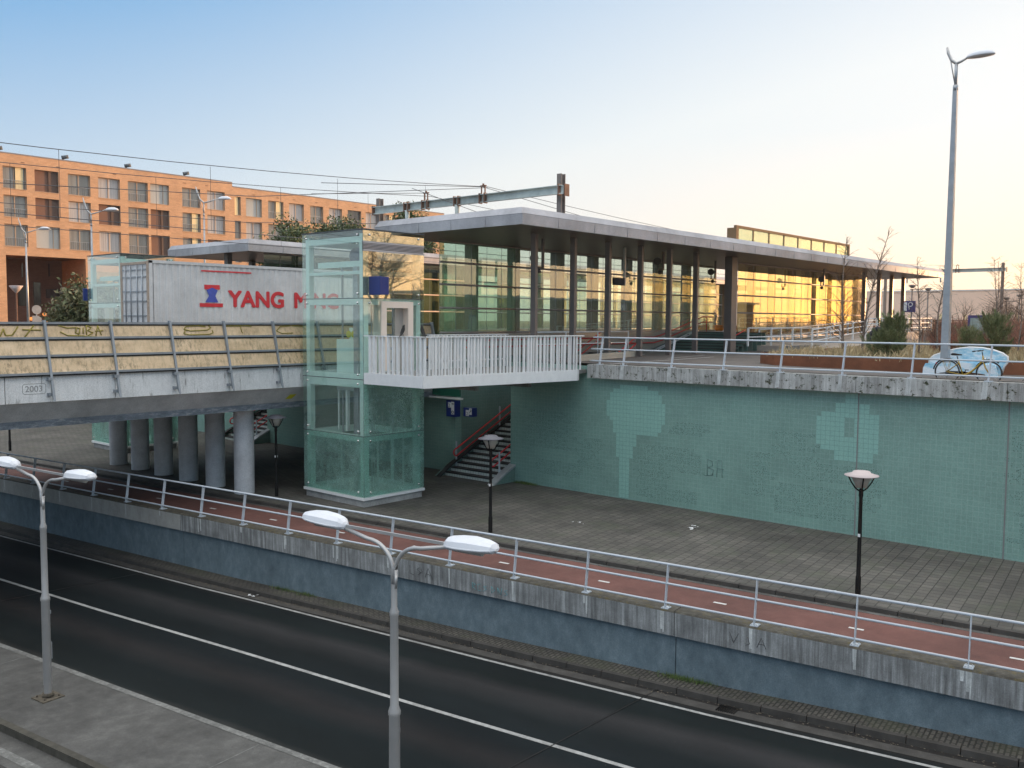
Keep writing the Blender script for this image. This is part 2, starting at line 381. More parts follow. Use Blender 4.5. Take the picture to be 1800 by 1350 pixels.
def m_speck():
    m, nt, bs = new_mat('chipped_tile'); g = pos(nt)
    vo = nn(nt, 'ShaderNodeTexVoronoi'); vo.inputs['Scale'].default_value = 22; nt.links.new(g, vo.inputs['Vector'])
    k = ramp(nt, vo.outputs['Distance'], [(.22, (1,1,1)), (.36, (0,0,0))])
    k = mix(nt, 1.0, k, ramp(nt, noise(nt, g, 2.2, 4), [(.35, (.45,)*3), (.55, (1,)*3)]), 'MULTIPLY')
    b = nn(nt, 'ShaderNodeTexBrick'); b.offset = 0; sp = nn(nt, 'ShaderNodeSeparateXYZ'); cb = nn(nt, 'ShaderNodeCombineXYZ')
    nt.links.new(pos(nt), sp.inputs[0]); nt.links.new(maths(nt,'SUBTRACT',sp.outputs[1],.08), cb.inputs[0]); nt.links.new(maths(nt,'SUBTRACT',sp.outputs[2],.04), cb.inputs[1])
    for n_, v_ in (('Scale',1),('Brick Width',.16),('Row Height',.16),('Mortar Size',.007)): b.inputs[n_].default_value = v_
    b.inputs['Color1'].default_value = (.193,.325,.279,1); b.inputs['Color2'].default_value = (.179,.31,.265,1); b.inputs['Mortar'].default_value = (.26,.375,.33,1)
    nt.links.new(cb.outputs[0], b.inputs['Vector'])
    nt.links.new(mix(nt, k, b.outputs[0], (.035,.085,.07)), bs.inputs['Base Color']); bs.inputs['Roughness'].default_value = .4; return m
M['tilespeck'] = m_speck()
M['grout'] = m_plain('dark_joint', (.05,.05,.05), .9)
M['seam'] = m_plain('grey_joint_strip', (.20,.20,.195), .6)
M['railpaint'] = m_plain('light_grey_rail_paint', (.47,.51,.55), .45, var=.07, scale=4, bmp=.02)
M['railwhite'] = m_plain('white_rail_paint', (.74,.74,.73), .45, var=.05, scale=4, bmp=.02)
M['steel'] = m_plain('galvanised_steel', (.36,.38,.40), .45, .5, var=.12, scale=5)
M['darksteel'] = m_plain('dark_steel', (.10,.11,.12), .5, .4, var=.2, scale=4)
M['black'] = m_plain('black_paint', (.008,.008,.008), .5, var=.2, spec=.2)
M['redrail'] = m_plain('red_rail_paint', (.66,.04,.045), .4, var=.08)
M['conc'] = m_streak('pale_concrete', (.30,.30,.29), (.40,.40,.385), (.48,.48,.465), scale=.35, vs=.6)
M['concdk'] = m_streak('grey_concrete', (.16,.16,.155), (.22,.22,.21), (.28,.28,.27), scale=.4, vs=.6)
# ------------------------------------------------------------------ terrain and roads
m = MB(); m.face([(-4000,-4000,-4.5),(6000,-4000,-4.5),(6000,6000,-4.5),(-4000,6000,-4.5)])
tag(m.build('ground', M['concdk']), kind='structure')
m = MB(); strip(m, -7.9, -.76, -.14); road = tag(m.build('road', M['asphalt']), kind='structure')
m = MB(); strip(m, -40, -10.2, -.31); tag(m.build('road', M['asphalt']), kind='structure')
m = MB(); strip(m, -10.2, -7.75, -.136); strip(m, -10.2, -10.2, -.31, -.136)
for s_ in range(-50, 132, 9):      # median face
    pass
tag(m.build('traffic_island', M['median']), kind='structure')
m = MB()
for a, b in zip(SS[:-1], SS[1:]):
    m.hexa([Q(a,-10.36,zs(a)-.33),Q(a,-10.2,zs(a)-.33),Q(b,-10.2,zs(b)-.33),Q(b,-10.36,zs(b)-.33),
            Q(a,-10.36,zs(a)-.133),Q(a,-10.2,zs(a)-.133),Q(b,-10.2,zs(b)-.133),Q(b,-10.36,zs(b)-.133)])
tag(m.build('kerb', M['kerbdark']), kind='structure')
m = MB(); strip(m, -11.15, -10.36, -.305); tag(m.build('road_gutter', M['median']), kind='structure')
ftl = lambda s: -.012*max(0, 24-s) + (0 if s > 24 else 0)
m = MB(); strip(m, -1.27, -1.17, -.132, ft=lambda s: -.017*max(0, min(24, 26-s))); strip(m, -4.55, -4.43, -.132, ft=lambda s: -.012*max(0, min(22, 22-s)))
tag(m.build('lane_line', M['roadpaint']), kind='structure')
m = MB(); strip(m, -7.86, -7.70, -.128); strip(m, -10.95, -10.75, -.299); tag(m.build('lane_line', M['wornpaint']), kind='structure')
m = MB()
for k in range(-3, 9):   # expansion joints cut across the island
    s = 17.1+k*9.2; m.face([Q(s,-10.2,zs(s)-.131), Q(s,-7.9,zs(s)-.131), Q(s+.025,-7.9,zs(s)-.131), Q(s+.025,-10.2,zs(s)-.131)])
tag(m.build('road_joint', M['wornpaint']), kind='structure')
m = MB()
def S_(p): d_ = Vector((p[0],p[1],0))-RO; return d_.dot(RD), d_.dot(RN)
JW = (((18.3,11.26),(11.8,11.4)), ((15.6,30.7),(9.3,30.95)))
for wa, wb in JW:
    (s0,t0),(s1,t1) = S_(wa), S_(wb); n = 8
    for i in range(n):
        f0, f1 = i/n, (i+1)/n; p = Q(s0+(s1-s0)*f0, t0+(t1-t0)*f0, zs(s0+(s1-s0)*f0)-.130); q = Q(s0+(s1-s0)*f1, t0+(t1-t0)*f1, zs(s0+(s1-s0)*f1)-.130)
        m.face([p, q, (q[0],q[1]+.035,q[2]), (p[0],p[1]+.035,p[2])])
tag(m.build('road_joint', M['black']), kind='structure')
m = MB(); strip(m, -.66, -.10, 0); tag(m.build('sidewalk', M['sidewalk']), kind='structure')
m = MB()
s = -50
while s < 110:
    e = s+.98
    m.hexa([Q(s,-.80,zs(s)-.3),Q(s,-.66,zs(s)-.3),Q(e,-.66,zs(e)-.3),Q(e,-.80,zs(e)-.3),Q(s,-.78,zs(s)-.004),Q(s,-.66,zs(s)+.004),Q(e,-.66,zs(e)+.004),Q(e,-.78,zs(e)-.004)]); s += 1.0
tag(m.build('kerb', M['kerb']), kind='structure')
m = MB(); strip(m, -1.1, -.78, -.130, ft=lambda s: -.010*max(0, min(24, 26-s))); tag(m.build('road_gutter', M['gutter']), kind='structure')
m = MB(); m.face([(28.0,29.3,.004),(27.3,28.2,.004),(28.6,27.3,.004),(28.9,28.2,.004)]); m.face([(28.2,47.5,.004),(27.6,47.3,.004),(24.9,34.2,.004),(25.4,34.0,.004)]); tag(m.build('guidance_slabs', M['median']), kind='structure')
# cycle path, its kerb, station forecourt
m = MB(); strip(m, .2, 2.95, -.1, z=0, s1=95); tag(m.build('cycle_path', M['redpath']), kind='structure')
m = MB()
for k in range(-4, 22):
    s = 4.26+3.325*k; m.face([Q(s-.17,1.56,-.095), Q(s-.17,1.66,-.095), Q(s+.17,1.66,-.095), Q(s+.17,1.56,-.095)])
tag(m.build('path_dashes', M['whitepaint']), kind='structure')
m = MB(); strip(m, 2.95, 3.12, -.096, z=0, s1=95); tag(m.build('path_gutter', M['median']), kind='structure')
m = MB()
s = -50
while s < 90:
    e = s+.98; m.hexa([Q(s,3.12,-.2),Q(s,3.30,-.2),Q(e,3.30,-.2),Q(e,3.12,-.2),Q(s,3.15,.006),Q(s,3.30,.006),Q(e,3.30,.006),Q(e,3.15,.006)]); s += 1.0
tag(m.build('kerb', M['kerb']), kind='structure')
m = MB(); a = Q(-45,3.30,0); b = Q(95,3.30,0)
m.face([a, (34,a[1],0), (34,b[1],0), b]); tag(m.build('forecourt_paving', M['pavers']), kind='structure')
# upper level with the two stair openings cut out of it
M['upper'] = m_brick('upper_level_paving', (.115,.10,.09), (.095,.084,.076), (.06,.054,.05), .6, .3, .008, patch=.25)
SX0, SX1 = 28.9, 40.1
m = MB()
for y0, y1 in ((-60, 26.3), (29.7, 44.8), (48.2, 90)): m.face([(30.0,y0,5.3),(90,y0,5.3),(90,y1,5.3),(30.0,y1,5.3)])
for y0, y1 in ((26.3, 29.7), (44.8, 48.2)): m.face([(SX1,y0,5.3),(90,y0,5.3),(90,y1,5.3),(SX1,y1,5.3)])
tag(m.build('upper_pavement', M['upper']), kind='structure')
M['farland'] = m_plain('far_land', (.10,.085,.06), .95, var=.3, scale=.02, bmp=0)
m = MB(); m.face([(90,-3000,5.3),(5000,-3000,5.3),(5000,5000,5.3),(90,5000,5.3)]); m.face([(-3000,90,5.3),(90,90,5.3),(90,5000,5.3),(-3000,5000,5.3)])
m.face([(30,-3000,5.3),(90,-3000,5.3),(90,-60,5.3),(30,-60,5.3)])
tag(m.build('terrain', M['farland']), kind='structure')
# ------------------------------------------------------------------ road retaining wall with coping
t_ = thing('retaining_wall', 'low blue-grey painted retaining wall with a stained concrete coping along the sunken road', 'wall', Q(11.4,-.1,-1.6))
JO = [-48, -7.6, 11.33, 30.3, 49.2, 68, 94]
m = MB(); cR = MB(); cL = MB(); ct_ = MB(); j = MB()
for a, b in zip(JO[:-1], JO[1:]):
    ss = [a+.012]+[q for q in SS if a < q < b]+[b-.012]
    for p, q in zip(ss[:-1], ss[1:]):
        m.hexa([Q(p,-.10,zs(p)-.25),Q(p,.2,zs(p)-.25),Q(q,.2,zs(q)-.25),Q(q,-.10,zs(q)-.25),Q(p,-.10,-.50),Q(p,.2,-.50),Q(q,.2,-.50),Q(q,-.10,-.50)])
    ts = (-.23, .22)
    c = cL if a > 30 else cR
    c.hexa([Q(a+.012,-.22,-.51),Q(a+.012,.2,-.51),Q(b-.012,.2,-.51),Q(b-.012,-.22,-.51),Q(a+.012,-.235,.06),Q(a+.012,.2,.06),Q(b-.012,.2,.06),Q(b-.012,-.235,.06)])
    ct_.hexa([Q(a+.012,-.235,.06),Q(a+.012,.2,.06),Q(b-.012,.2,.06),Q(b-.012,-.235,.06),Q(a+.012,-.205,.10),Q(a+.012,.2,.10),Q(b-.012,.2,.10),Q(b-.012,-.205,.10)])
    j.hexa([Q(b-.02,-.06,-2.2),Q(b-.02,.18,-2.2),Q(b+.02,.18,-2.2),Q(b+.02,-.06,-2.2),Q(b-.02,-.06,.02),Q(b-.02,.18,.02),Q(b+.02,.18,.02),Q(b+.02,-.06,.02)])
m.build('wall', M['bluewall'], t_); cR.build('coping', M['copconc'], t_); cL.build('coping', M['coppale'], t_); ct_.build('coping_top', M['coptop'], t_); j.build('joint_filler', M['grout'], t_)
m = MB(); random.seed(3)
for k in range(-4, 34):
    s = 4.99+2.206*k+random.uniform(-.05,.03); n = random.choice((1,2,2,3))
    for i in range(n):
        x = s+random.uniform(-.10,.10); wd = random.uniform(.03,.085); ln = random.uniform(.3,.56)
        m.face([Q(x-wd/2,-.2385,.055), Q(x+wd/2,-.2385,.055), Q(x+wd*.35,-.2245,.055-ln), Q(x-wd*.35,-.2245,.055-ln)])
m.build('lime_stain', M['lime'], t_)
M['tagink'] = m_plain('black_marker', (.05,.05,.05), .6, bmp=0); M['tagteal'] = m_plain('teal_marker', (.10,.30,.32), .6, bmp=0)
PW = lambda s0, z0, k: (lambda u, v: Q(s0-u*k, -.236+.026*(0-z0-v*k)/1, z0+v*k))
strokes('graffiti', [[(0,1),(0,.1),(.5,0)], [(1.3,.9),(1.0,.7),(1.5,.35),(1.1,.1),(1.7,.5),(1.5,.8)], [(2.1,0),(2.5,1),(3.1,-.1)], [(2.2,.4),(2.8,.3)]], .012, M['tagink'], t_, PW(19.6,-.34,.27))
strokes('graffiti', [[(0,0),(0,1),(.6,.8),(.1,.5),(.6,0)], [(1.5,1),(1,.9),(1,.5),(1,0),(1.6,0)], [(2.6,.9),(2,.7),(2.5,.4),(1.9,0)], [(3.4,0),(3.4,1),(4,.5),(3.4,0)], [(4.6,0),(4.5,1),(5.1,0),(5.2,1)], [(6.2,.9),(5.7,.7),(6.2,.3),(5.6,0)]], .012, M['tagteal'], t_, PW(17.35,-.40,.19))
strokes('graffiti', [[(0,1),(.4,0),(.9,1)], [(1.8,.8),(2.0,.2),(1.6,0)], [(2.7,0),(3.1,1),(3.6,0)], [(2.9,.4),(3.4,.4)]], .012, M['tagink'], t_, PW(9.95,-.36,.24))
# ------------------------------------------------------------------ handrail along the coping
def road_rail():
    t = thing('handrail', 'long light grey three-rail handrail bolted on the coping beside the red cycle path', 'railing', Q(11.4,-.15,.1), None)
    for k in range(-4, 34):
        s = 4.99+2.206*k; p = MB()
        p.beam(Q(s,-.15,.10), Q(s,.0,1.15), .10, .02, side=RN)
        p.hexa([Q(s-.09,-.20,.10),Q(s-.09,.02,.10),Q(s+.09,.02,.10),Q(s+.09,-.20,.10),Q(s-.09,-.20,.118),Q(s-.09,.02,.118),Q(s+.09,.02,.118),Q(s+.09,-.20,.118)])
        for a_, b_ in ((-.16,-.06),(-.16,.06),(-.02,-.06),(-.02,.06)): p.tube([Q(s+b_,a_,.118), Q(s+b_,a_,.14)], .012, 6)
        p.build('post', M['railpaint'], t)
    for f, r in ((1.0, .031), (.57, .028), (.14, .028)):
        m = MB(); m.tube([Q(s,-.15+.15*f+(.0 if f == 1 else -.02),.10+1.05*f) for s in (-8, 95)], r, 8)
        for k in range(-3, 30, 2): s = 4.99+2.206*k+.45; m.tube([Q(s,-.15+.15*f+(.0 if f == 1 else -.02),.10+1.05*f), Q(s+.05,-.15+.15*f+(.0 if f == 1 else -.02),.10+1.05*f)], r*1.16, 8)
        m.build('rail', M['railpaint'], t)
road_rail()
# ------------------------------------------------------------------ green tiled wall between the two levels
t_ = thing('tiled_wall', 'tall green glazed tile wall under a mossy concrete coping beside the forecourt', 'wall', (29.9,12,0))
m = MB()
YJ = [-50, 2.3, 6.72, 11.16, 26.3]
for a, b in zip(YJ[:-1], YJ[1:]): m.box(29.9, a+.02, -.1, 30.3, b-.02 if b < 26 else b-.0, 4.78)
m.box(29.9, 29.7, -.1, 30.3, 44.8, 5.2); m.box(29.9, 48.2, -.1, 30.3, 88, 5.2); m.box(29.9,21.95,4.78,30.3,26.3,5.2)
m.build('tile_facing', M['tile'], t_)
m = MB()
for b in YJ[1:-1]: m.box(29.892, b-.022, -.1, 30.2, b+.022, 4.73)
m.build('joint_strip', M['seam'], t_)
m = MB()
for a, b in ((-50,-2.1),(-2.1,2.3),(2.3,6.72),(6.72,11.16),(11.16,21.95)): m.box(29.58, a+.008, 4.74, 30.12, b-.008, 5.28)
m.box(29.58,29.8,5.0,30.12,44.7,5.28)
m.build('coping', M['copmoss'], t_)
m = MB()
for yb in (21.43,20.26,18.13,16.05,13.82,11.66,9.49,7.31,5.1):
    wd = random.uniform(.10,.16); dx = 29.578
    m.face([(dx,yb+wd/2,5.27),(dx,yb-wd/2,5.27),(dx,yb-wd/2+.03,4.79),(dx,yb+wd/2+.05,4.76)])
m.build('lime_stain', M['lime'], t_)
def tiles(name, cells, mat, x=29.896):
    m = MB()
    for i, j, w_ in cells:
        y0 = .08+.16*i; z0 = .04+.16*j; m.face([(x,y0+.16*w_,z0),(x,y0,z0),(x,y0,z0+.16),(x,y0+.16*w_,z0+.16)])
    return m.build(name, mat, t_)
def rows(spec):     # spec: {row: (y_lo, y_hi)} in metres
    o = []
    for j, (a, b) in spec.items():
        i0 = round((a-.08)/.16); i1 = round((b-.08)/.16); o.append((i0, j, i1-i0))
    return o
J = lambda z: round((z-.04)/.16)
sp = {}
for j in range(J(.12), J(4.40)+1):
    z = .04+.16*j+.08
    if z > 4.28: a, b = 19.3, 20.6
    elif z > 4.12: a, b = 18.75, 20.9
    elif z > 3.9: a, b = 18.6, 21.0
    elif z > 3.3: a, b = 18.45, 21.25
    elif z > 3.0: a, b = 18.5, 21.05
    elif z > 2.75: a, b = 18.7, 20.95
    elif z > 2.55: a, b = 18.85, 20.8
    elif z > 2.1: a, b = 19.75, 20.65
    elif z > 1.7: a, b = 19.9, 20.65
    else: a, b = 20.0, 20.5
    sp[j] = (a, b)
tiles('light_tile_patch', rows(sp), M['tilelight'])
o = []
for j in range(J(2.38), J(4.46)+1):
    z = .04+.16*j+.08
    a, b = (11.15,11.65) if z > 4.3 else (10.8,12.0) if z > 4.1 else (10.55,12.4) if z > 3.9 else (10.55,12.55) if z > 2.9 else (10.55,12.4) if z > 2.7 else (10.7,11.9) if z > 2.5 else (11.0,11.7)
    i0, i1 = round((a-.08)/.16), round((b-.08)/.16)
    if 3.3 < z < 3.95:
        h0, h1 = round((11.25-.08)/.16), round((11.6-.08)/.16); o += [(i0, j, h0-i0), (h1, j, i1-h1)]
    else: o.append((i0, j, i1-i0))
tiles('light_tile_patch', o, M['tilelight']); RING = o
o = []
rnd = random.Random(11)
for (ya, yb, za, zb) in ((18.4,19.7,.15,2.2),(16.9,18.4,1.4,2.3),(16.6,18.3,2.7,3.3),(16.8,18.4,.2,.75),(22.9,25.4,1.7,3.2),(22.5,24.8,.5,1.2),(12.6,13.9,2.2,3.3),(11.4,13.5,1.6,2.3),(11.3,14.0,.3,1.5),(10.4,11.0,.9,2.3),(4.0,6.5,.4,3.9),(14.0,14.9,.9,2.4),(21.5,22.6,1.0,2.2)):
    for j in range(J(za), J(zb)):
        a = ya+rnd.uniform(-.25,.3); b = yb+rnd.uniform(-.3,.25); i0, i1 = round((a-.08)/.16), round((b-.08)/.16)
        o += [(i_, j, 1) for i_ in range(i0, i1)]
o = sorted(set(o)-{(i_, j_, 1) for i0_, j_, w_ in rows(sp)+RING for i_ in range(i0_, i0_+w_)})
tiles('chipped_tile_patch', o, M['tilespeck'], 29.897)
o = [(138,26,17),(137,25,18),(139,27,16),(141,28,14),(144,24,9),(144,23,9),(137,24,5)]
tiles('light_tile_patch', [(round((a)/.16),j,w_) for a,j,w_ in ((22.6,28,6),(22.3,27,9),(22.2,26,9),(23.7,25,12),(23.7,24,12),(24.0,23,9),(24.2,22,7))], M['tile'] , 29.8965)
M['faintink'] = m_plain('faded_ink', (.13,.22,.20), .5, bmp=0)
PT = lambda y0, z0, k: (lambda u, v: (29.893, y0-u*k, z0+v*k))
strokes('graffiti', [[(.2,0),(.2,2.2),(.9,2),(1,1.4),(.3,1.1),(1.1,.9),(1,.2),(.0,0)], [(1.6,0),(1.7,2.2),(2.3,2.2),(2.4,0)], [(1.6,1.1),(2.6,1.1)]], .02, M['faintink'], t_, PT(16.7,1.35,.28))
# upper handrail on the tiled wall
t2 = thing('handrail', 'light grey three-rail handrail on the mossy coping above the tiled wall', 'railing', (29.7,12,5.28))
for yb in (21.43,20.3,18.13,15.98,13.82,11.66,9.48,7.27,5.07,2.87,.67):
    p = MB(); p.beam((29.70,yb,5.28),(29.90,yb-.02,6.36),.10,.035,side=(1,0,0))
    p.box(29.62,yb-.11,5.28,29.86,yb+.11,5.298)
    for a_ in (29.65,29.82):
        for b_ in (-.08,.08): p.tube([(a_,yb+b_,5.298),(a_,yb+b_,5.325)],.012,6)
    p.build('post', M['railpaint'], t2)
for f, r in ((1.0,.03),(.57,.027),(.14,.027)):
    x = 29.7+.2*f-.03*(f<1); z = 5.28+1.08*f
    m = MB(); m.tube([(x,-1,z),(x,21.75,z),(x+.0,21.9,z-.0)], r, 8)
    for yb in (5.8,10.2,14.6,19.0): m.tube([(x,yb,z),(x,yb+.06,z)], r*1.15, 8)
    m.build('rail', M['railpaint'], t2)
# ------------------------------------------------------------------ the two stairs
M['riser'] = m_brick('white_riser_tile', (.66,.68,.64), (.58,.61,.57), (.25,.27,.25), .16, .16, .008, plane='yz', rough=.4, off=0, bmp=.1, patch=.2)
M['tread'] = m_plain('dark_tread', (.03,.03,.03), .85, var=.3)
def stairs(y0, y1, label, n=30, x0=28.95):
    rr, tr = 5.3/n, 11.1/n
    t = thing('staircase', label, 'stairs', (x0,(y0+y1)/2,0))
    a = MB(); b = MB()
    for i in range(n):
        x = x0+i*tr; z = i*rr
        a.box(x, y0, z-.6 if i > 3 else -.05, x+.05, y1, z+rr-.055)
        b.box(x-.02, y0, z+rr-.05, x+tr+.01, y1, z+rr)
    a.build('risers', M['riser'], t); b.build('treads', M['tread'], t)
    s = MB(); k = rr/tr
    s.prism([(x0-.25,-.05),(x0+11,-.05),(x0+11,5.25),(x0+.9,.42)] if 0 else [(x0-.45,-.05),(x0+11.1,-.05),(x0+11.1,5.22),(x0+.25,.36)], 'y', y0-.33, y0-.02)
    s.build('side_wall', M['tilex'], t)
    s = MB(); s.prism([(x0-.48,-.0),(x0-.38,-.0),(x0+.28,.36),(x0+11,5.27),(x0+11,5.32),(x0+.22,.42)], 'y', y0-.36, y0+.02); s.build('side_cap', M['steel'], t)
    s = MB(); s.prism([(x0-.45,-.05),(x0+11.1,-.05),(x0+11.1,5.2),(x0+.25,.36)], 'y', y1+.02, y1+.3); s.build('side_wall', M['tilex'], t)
    s = MB(); s.prism([(x0-.48,-.0),(x0-.38,-.0),(x0+.28,.40),(x0+11,5.27),(x0+11,5.32),(x0+.22,.46)], 'y', y1-.12, y1+.1); s.build('side_cap', M['tread'], t)
    for yy, xs in ((y0+.22, x0-.15), (y1-.22, x0+.2)):
        r = MB()
        def zr(x): return (x-x0)*k
        pts = [(xs+11.4,yy,zr(xs+11.2)+1.0)]
        pts += [(xs+.35,yy,zr(xs)+1.12)]
        for i in range(9):
            an = math.pi/2+math.pi*i/8; pts.append((xs+.30+.17*math.cos(an)*1.0, yy, zr(xs)+.93+.17*math.sin(an)))
        pts += [(xs+11.5,yy,zr(xs+11.2)+.70)]
        r.tube(pts, .036, 8); r.build('handrail', M['redrail'], t)
        for q in (.45, 3.4, 6.4, 9.2):
            p = MB(); p.box(xs+q, yy-.03-(.18 if yy < (y0+y1)/2 else -.18), zr(xs+q)+.0, xs+q+.05, yy+.03-(.18 if yy < (y0+y1)/2 else -.18), zr(xs+q)+1.18); p.build('rail_post', M['railpaint'], t)
    # shaft walls and ceiling slope beyond the opening
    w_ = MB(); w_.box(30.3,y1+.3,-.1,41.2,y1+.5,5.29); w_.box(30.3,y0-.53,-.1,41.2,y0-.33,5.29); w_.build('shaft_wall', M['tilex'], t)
stairs(26.35, 29.4, 'staircase with white risers and red handrails beside the near corner of the tiled wall')
stairs(44.9, 47.9, 'staircase with white risers seen between the round bridge columns')
# ------------------------------------------------------------------ railway viaduct
M['fascia'] = m_streak('stained_white_fascia', (.20,.19,.175), (.70,.70,.685), (.80,.80,.79), scale=.9, vs=.25, blot=(.85,1.05), stops=(.30,.40,.7))
M['soffit'] = m_streak('grey_soffit', (.66,.64,.62), (.72,.70,.68), (.76,.74,.72), scale=.35, vs=.4)
M['drip'] = m_streak('blue_grey_drip_edge', (.13,.155,.18), (.22,.25,.285), (.55,.54,.52), scale=.35, vs=3)
M['col'] = m_streak('pale_column_concrete', (.60,.61,.62), (.70,.71,.72), (.74,.75,.76), scale=.2, vs=.5)
M['yellow'] = m_plain('yellow_marker_plate', (.55,.50,.02), .6)
t_ = thing('viaduct', 'concrete railway viaduct with white edge panels resting on a row of round columns', 'bridge', (20.5,36,0))
m = MB(); m.box(-60,31.3,3.62,29.9,44.0,5.0); m.build('deck', M['concdk'], t_)
XJ = [-60,-50,-40,-31.2,-22.4,-14,-6,2.6,6.8,10.85,14.3,18.6,23.1,29.9]
m = MB()
for a, b in zip(XJ[:-1], XJ[1:]): m.box(a+.012,30.3,4.33,b-.012,30.5,5.25)
m.build('edge_panel', M['fascia'], t_)
m = MB(); m.box(-60,30.5,4.36,29.9,31.35,5.22); m.build('edge_core', M['concdk'], t_)
m = MB(); m.prism([(30.38,4.33),(31.0,3.69),(31.3,3.69),(31.3,4.36)], 'x', -60, 29.9); m.build('haunch', M['soffit'], t_)
m = MB(); m.prism([(30.975,3.69),(31.0,3.46),(31.5,3.50),(31.5,3.69)], 'x', -60, 29.9); m.build('drip_edge', M['drip'], t_)
m = MB(); m.box(-60,43.9,3.6,29.9,44.3,5.25); m.build('edge_panel', M['fascia'], t_)
for i in range(6):
    y = 32.3+2.17*i; p = MB(); p.lathe([(.40,0),(.40,3.63)], (20.45,y,0), 28); p.build('column', M['col'], t_)
m = MB(); m.face([(21.42,30.69,3.99),(21.62,30.83,3.845),(21.92,30.83,3.845),(21.72,30.69,3.99)])
m = MB()
def hp(x, f): y = 30.38+.62*f; return (x, y-.006, 4.33-.64*f-.006)
m.face([hp(21.42,.78),hp(21.74,.78),hp(21.86,.48),hp(21.54,.48)]); m.build('marker_plate', M['yellow'], t_)
M['emboss'] = m_plain('embossed_mark', (.28,.28,.27), .8, bmp=0)
text_mesh('date_mark', '2003', .27, M['emboss'], t_, (11.43,30.296,4.68), (R(90),0,0), .004, 1.0)
m = MB(); x0,x1,z0,z1 = 11.36,12.06,4.61,4.93
m.tube([(x0+.05,30.298,z0),(x1-.05,30.298,z0),(x1,30.298,z0+.05),(x1,30.298,z1-.05),(x1-.05,30.298,z1),(x0+.05,30.298,z1),(x0,30.298,z1-.05),(x0,30.298,z0+.05)], .008, 5, closed=True)
m.build('date_frame', M['emboss'], t_)
# noise barrier leaning back over the viaduct edge
def m_acrylic():
    m, nt, bs = new_mat('yellowed_barrier_panel')
    v = pos(nt, (4,4,1.1)); v2 = pos(nt, (1.1,1.1,2.5))
    c = ramp(nt, noise(nt, v2, 1.0, 5, .65), [(.3, (.52,.37,.21)), (.6, (.68,.50,.31)), (.75, (.74,.57,.38))])
    st = ramp(nt, noise(nt, v, 2.6, 8, .75), [(.47, (0,0,0)), (.62, (.85,.85,.85))])
    big = ramp(nt, noise(nt, pos(nt), .5, 3), [(.4, (.25,)*3), (.62, (1,)*3)])
    k = mix(nt, 1.0, st, big, 'MULTIPLY')
    nt.links.new(mix(nt, k, c, (.09,.07,.03)), bs.inputs['Base Color']); bs.inputs['Roughness'].default_value = .45
    return m
M['acryl'] = m_acrylic()
M['grafyel'] = m_plain('olive_spray_paint', (.26,.21,.03), .6, bmp=0)
M['barsteel'] = m_plain('barrier_steel', (.27,.29,.31), .45, .3, var=.12)
t_ = thing('noise_barrier', 'yellowed dirty panel noise barrier with graffiti leaning along the viaduct edge', 'barrier', (15,30.5,5.2))
def bp(x, z, off=0):      # point on the leaning panel plane
    y = 30.25 + (z-5.25)*.29
    return (x, y-off, z)
xs = [12.2+2.135*k for k in range(-20, 9)]
for lo, hi, nm in ((5.27,5.77,'panel'),(5.83,6.33,'panel'),(6.39,6.80,'panel')):
    m = MB()
    for a, b in zip(xs[:-1], xs[1:]): m.hexa([bp(a+.02,lo),bp(b-.02,lo),bp(b-.02,lo,-.03),bp(a+.02,lo,-.03),bp(a+.02,hi),bp(b-.02,hi),bp(b-.02,hi,-.03),bp(a+.02,hi,-.03)])
    m.build(nm, M['acryl'], t_)
for z in (5.24,5.80,6.36,6.84):
    m = MB(); m.beam(bp(xs[0],z,.02),bp(xs[-1],z,.02),.07,.05 if z < 6.8 else .06,side=(0,0,1)); m.build('rail', M['barsteel'], t_); m = MB(); m.beam(bp(xs[0],z-.06,.012),bp(xs[-1],z-.06,.012),.045,.03,side=(0,0,1)); m.build('rail_dark_strip', M['black'], t_)  # each rail has a black strip along its lower edge
for x in xs:
    p = MB(); a = bp(x,6.90,.05); b = (x,30.12,4.95)
    p.hexa([(x-.035,29.98,4.36),(x+.035,29.98,4.36),(x+.035,30.12,4.55),(x-.035,30.12,4.55)]+[(x-.035,a[1]-.10,6.93),(x+.035,a[1]-.10,6.93),(x+.035,a[1]+.04,6.93),(x-.035,a[1]+.04,6.93)])
    p.box(x-.11,30.13,4.52,x+.0,30.298,4.62); p.box(x-.11,30.13,5.02,x+.0,30.298,5.12)
    p.build('post', M['barsteel'], t_)
G = lambda x0, z0, k, kx=1: (lambda u, v: bp(x0+u*k*kx, z0+v*k, .012))
strokes('graffiti', [[(-.3,0),(-.1,.9),(.4,1),(.5,.3),(.2,-.1),(-.3,0)], [(.8,.9),(.9,.1),(1.3,.0),(1.6,.7),(1.7,.05),(2.2,.1),(2.7,.9)], [(3.0,.6),(4.4,.55)], [(3.9,1),(3.1,-.1)]], .045, M['grafyel'], t_, G(10.35,6.43,.33,1.2))
strokes('graffiti', [[(0,1),(1,.75),(2,.8)],[(.1,.4),(.9,.05),(2.6,.0),(4.3,-.1)],[(2.1,.8),(1.9,.3),(2.3,.15),(2.5,.7),(2.1,.8)],[(2.8,.2),(2.9,.8)],[(3.2,.1),(3.3,1),(3.9,.8),(3.4,.5),(4,.3),(3.3,0)],[(4.3,0),(4.7,1),(5.0,.05)],[(4.3,.45),(5.3,.5)]], .04, M['grafyel'], t_, G(12.65,6.42,.34,.8))
strokes('graffiti', [[(3,.9),(2,1),(.5,.9),(.2,.6),(1,.4),(3.2,.5),(3.7,.8),(3.4,1)],[(.4,.5),(.1,.1),(.8,-.05),(3.4,0),(3.9,.2),(3.8,.5)]], .04, M['grafyel'], t_, G(16.95,6.44,.31,1.0))
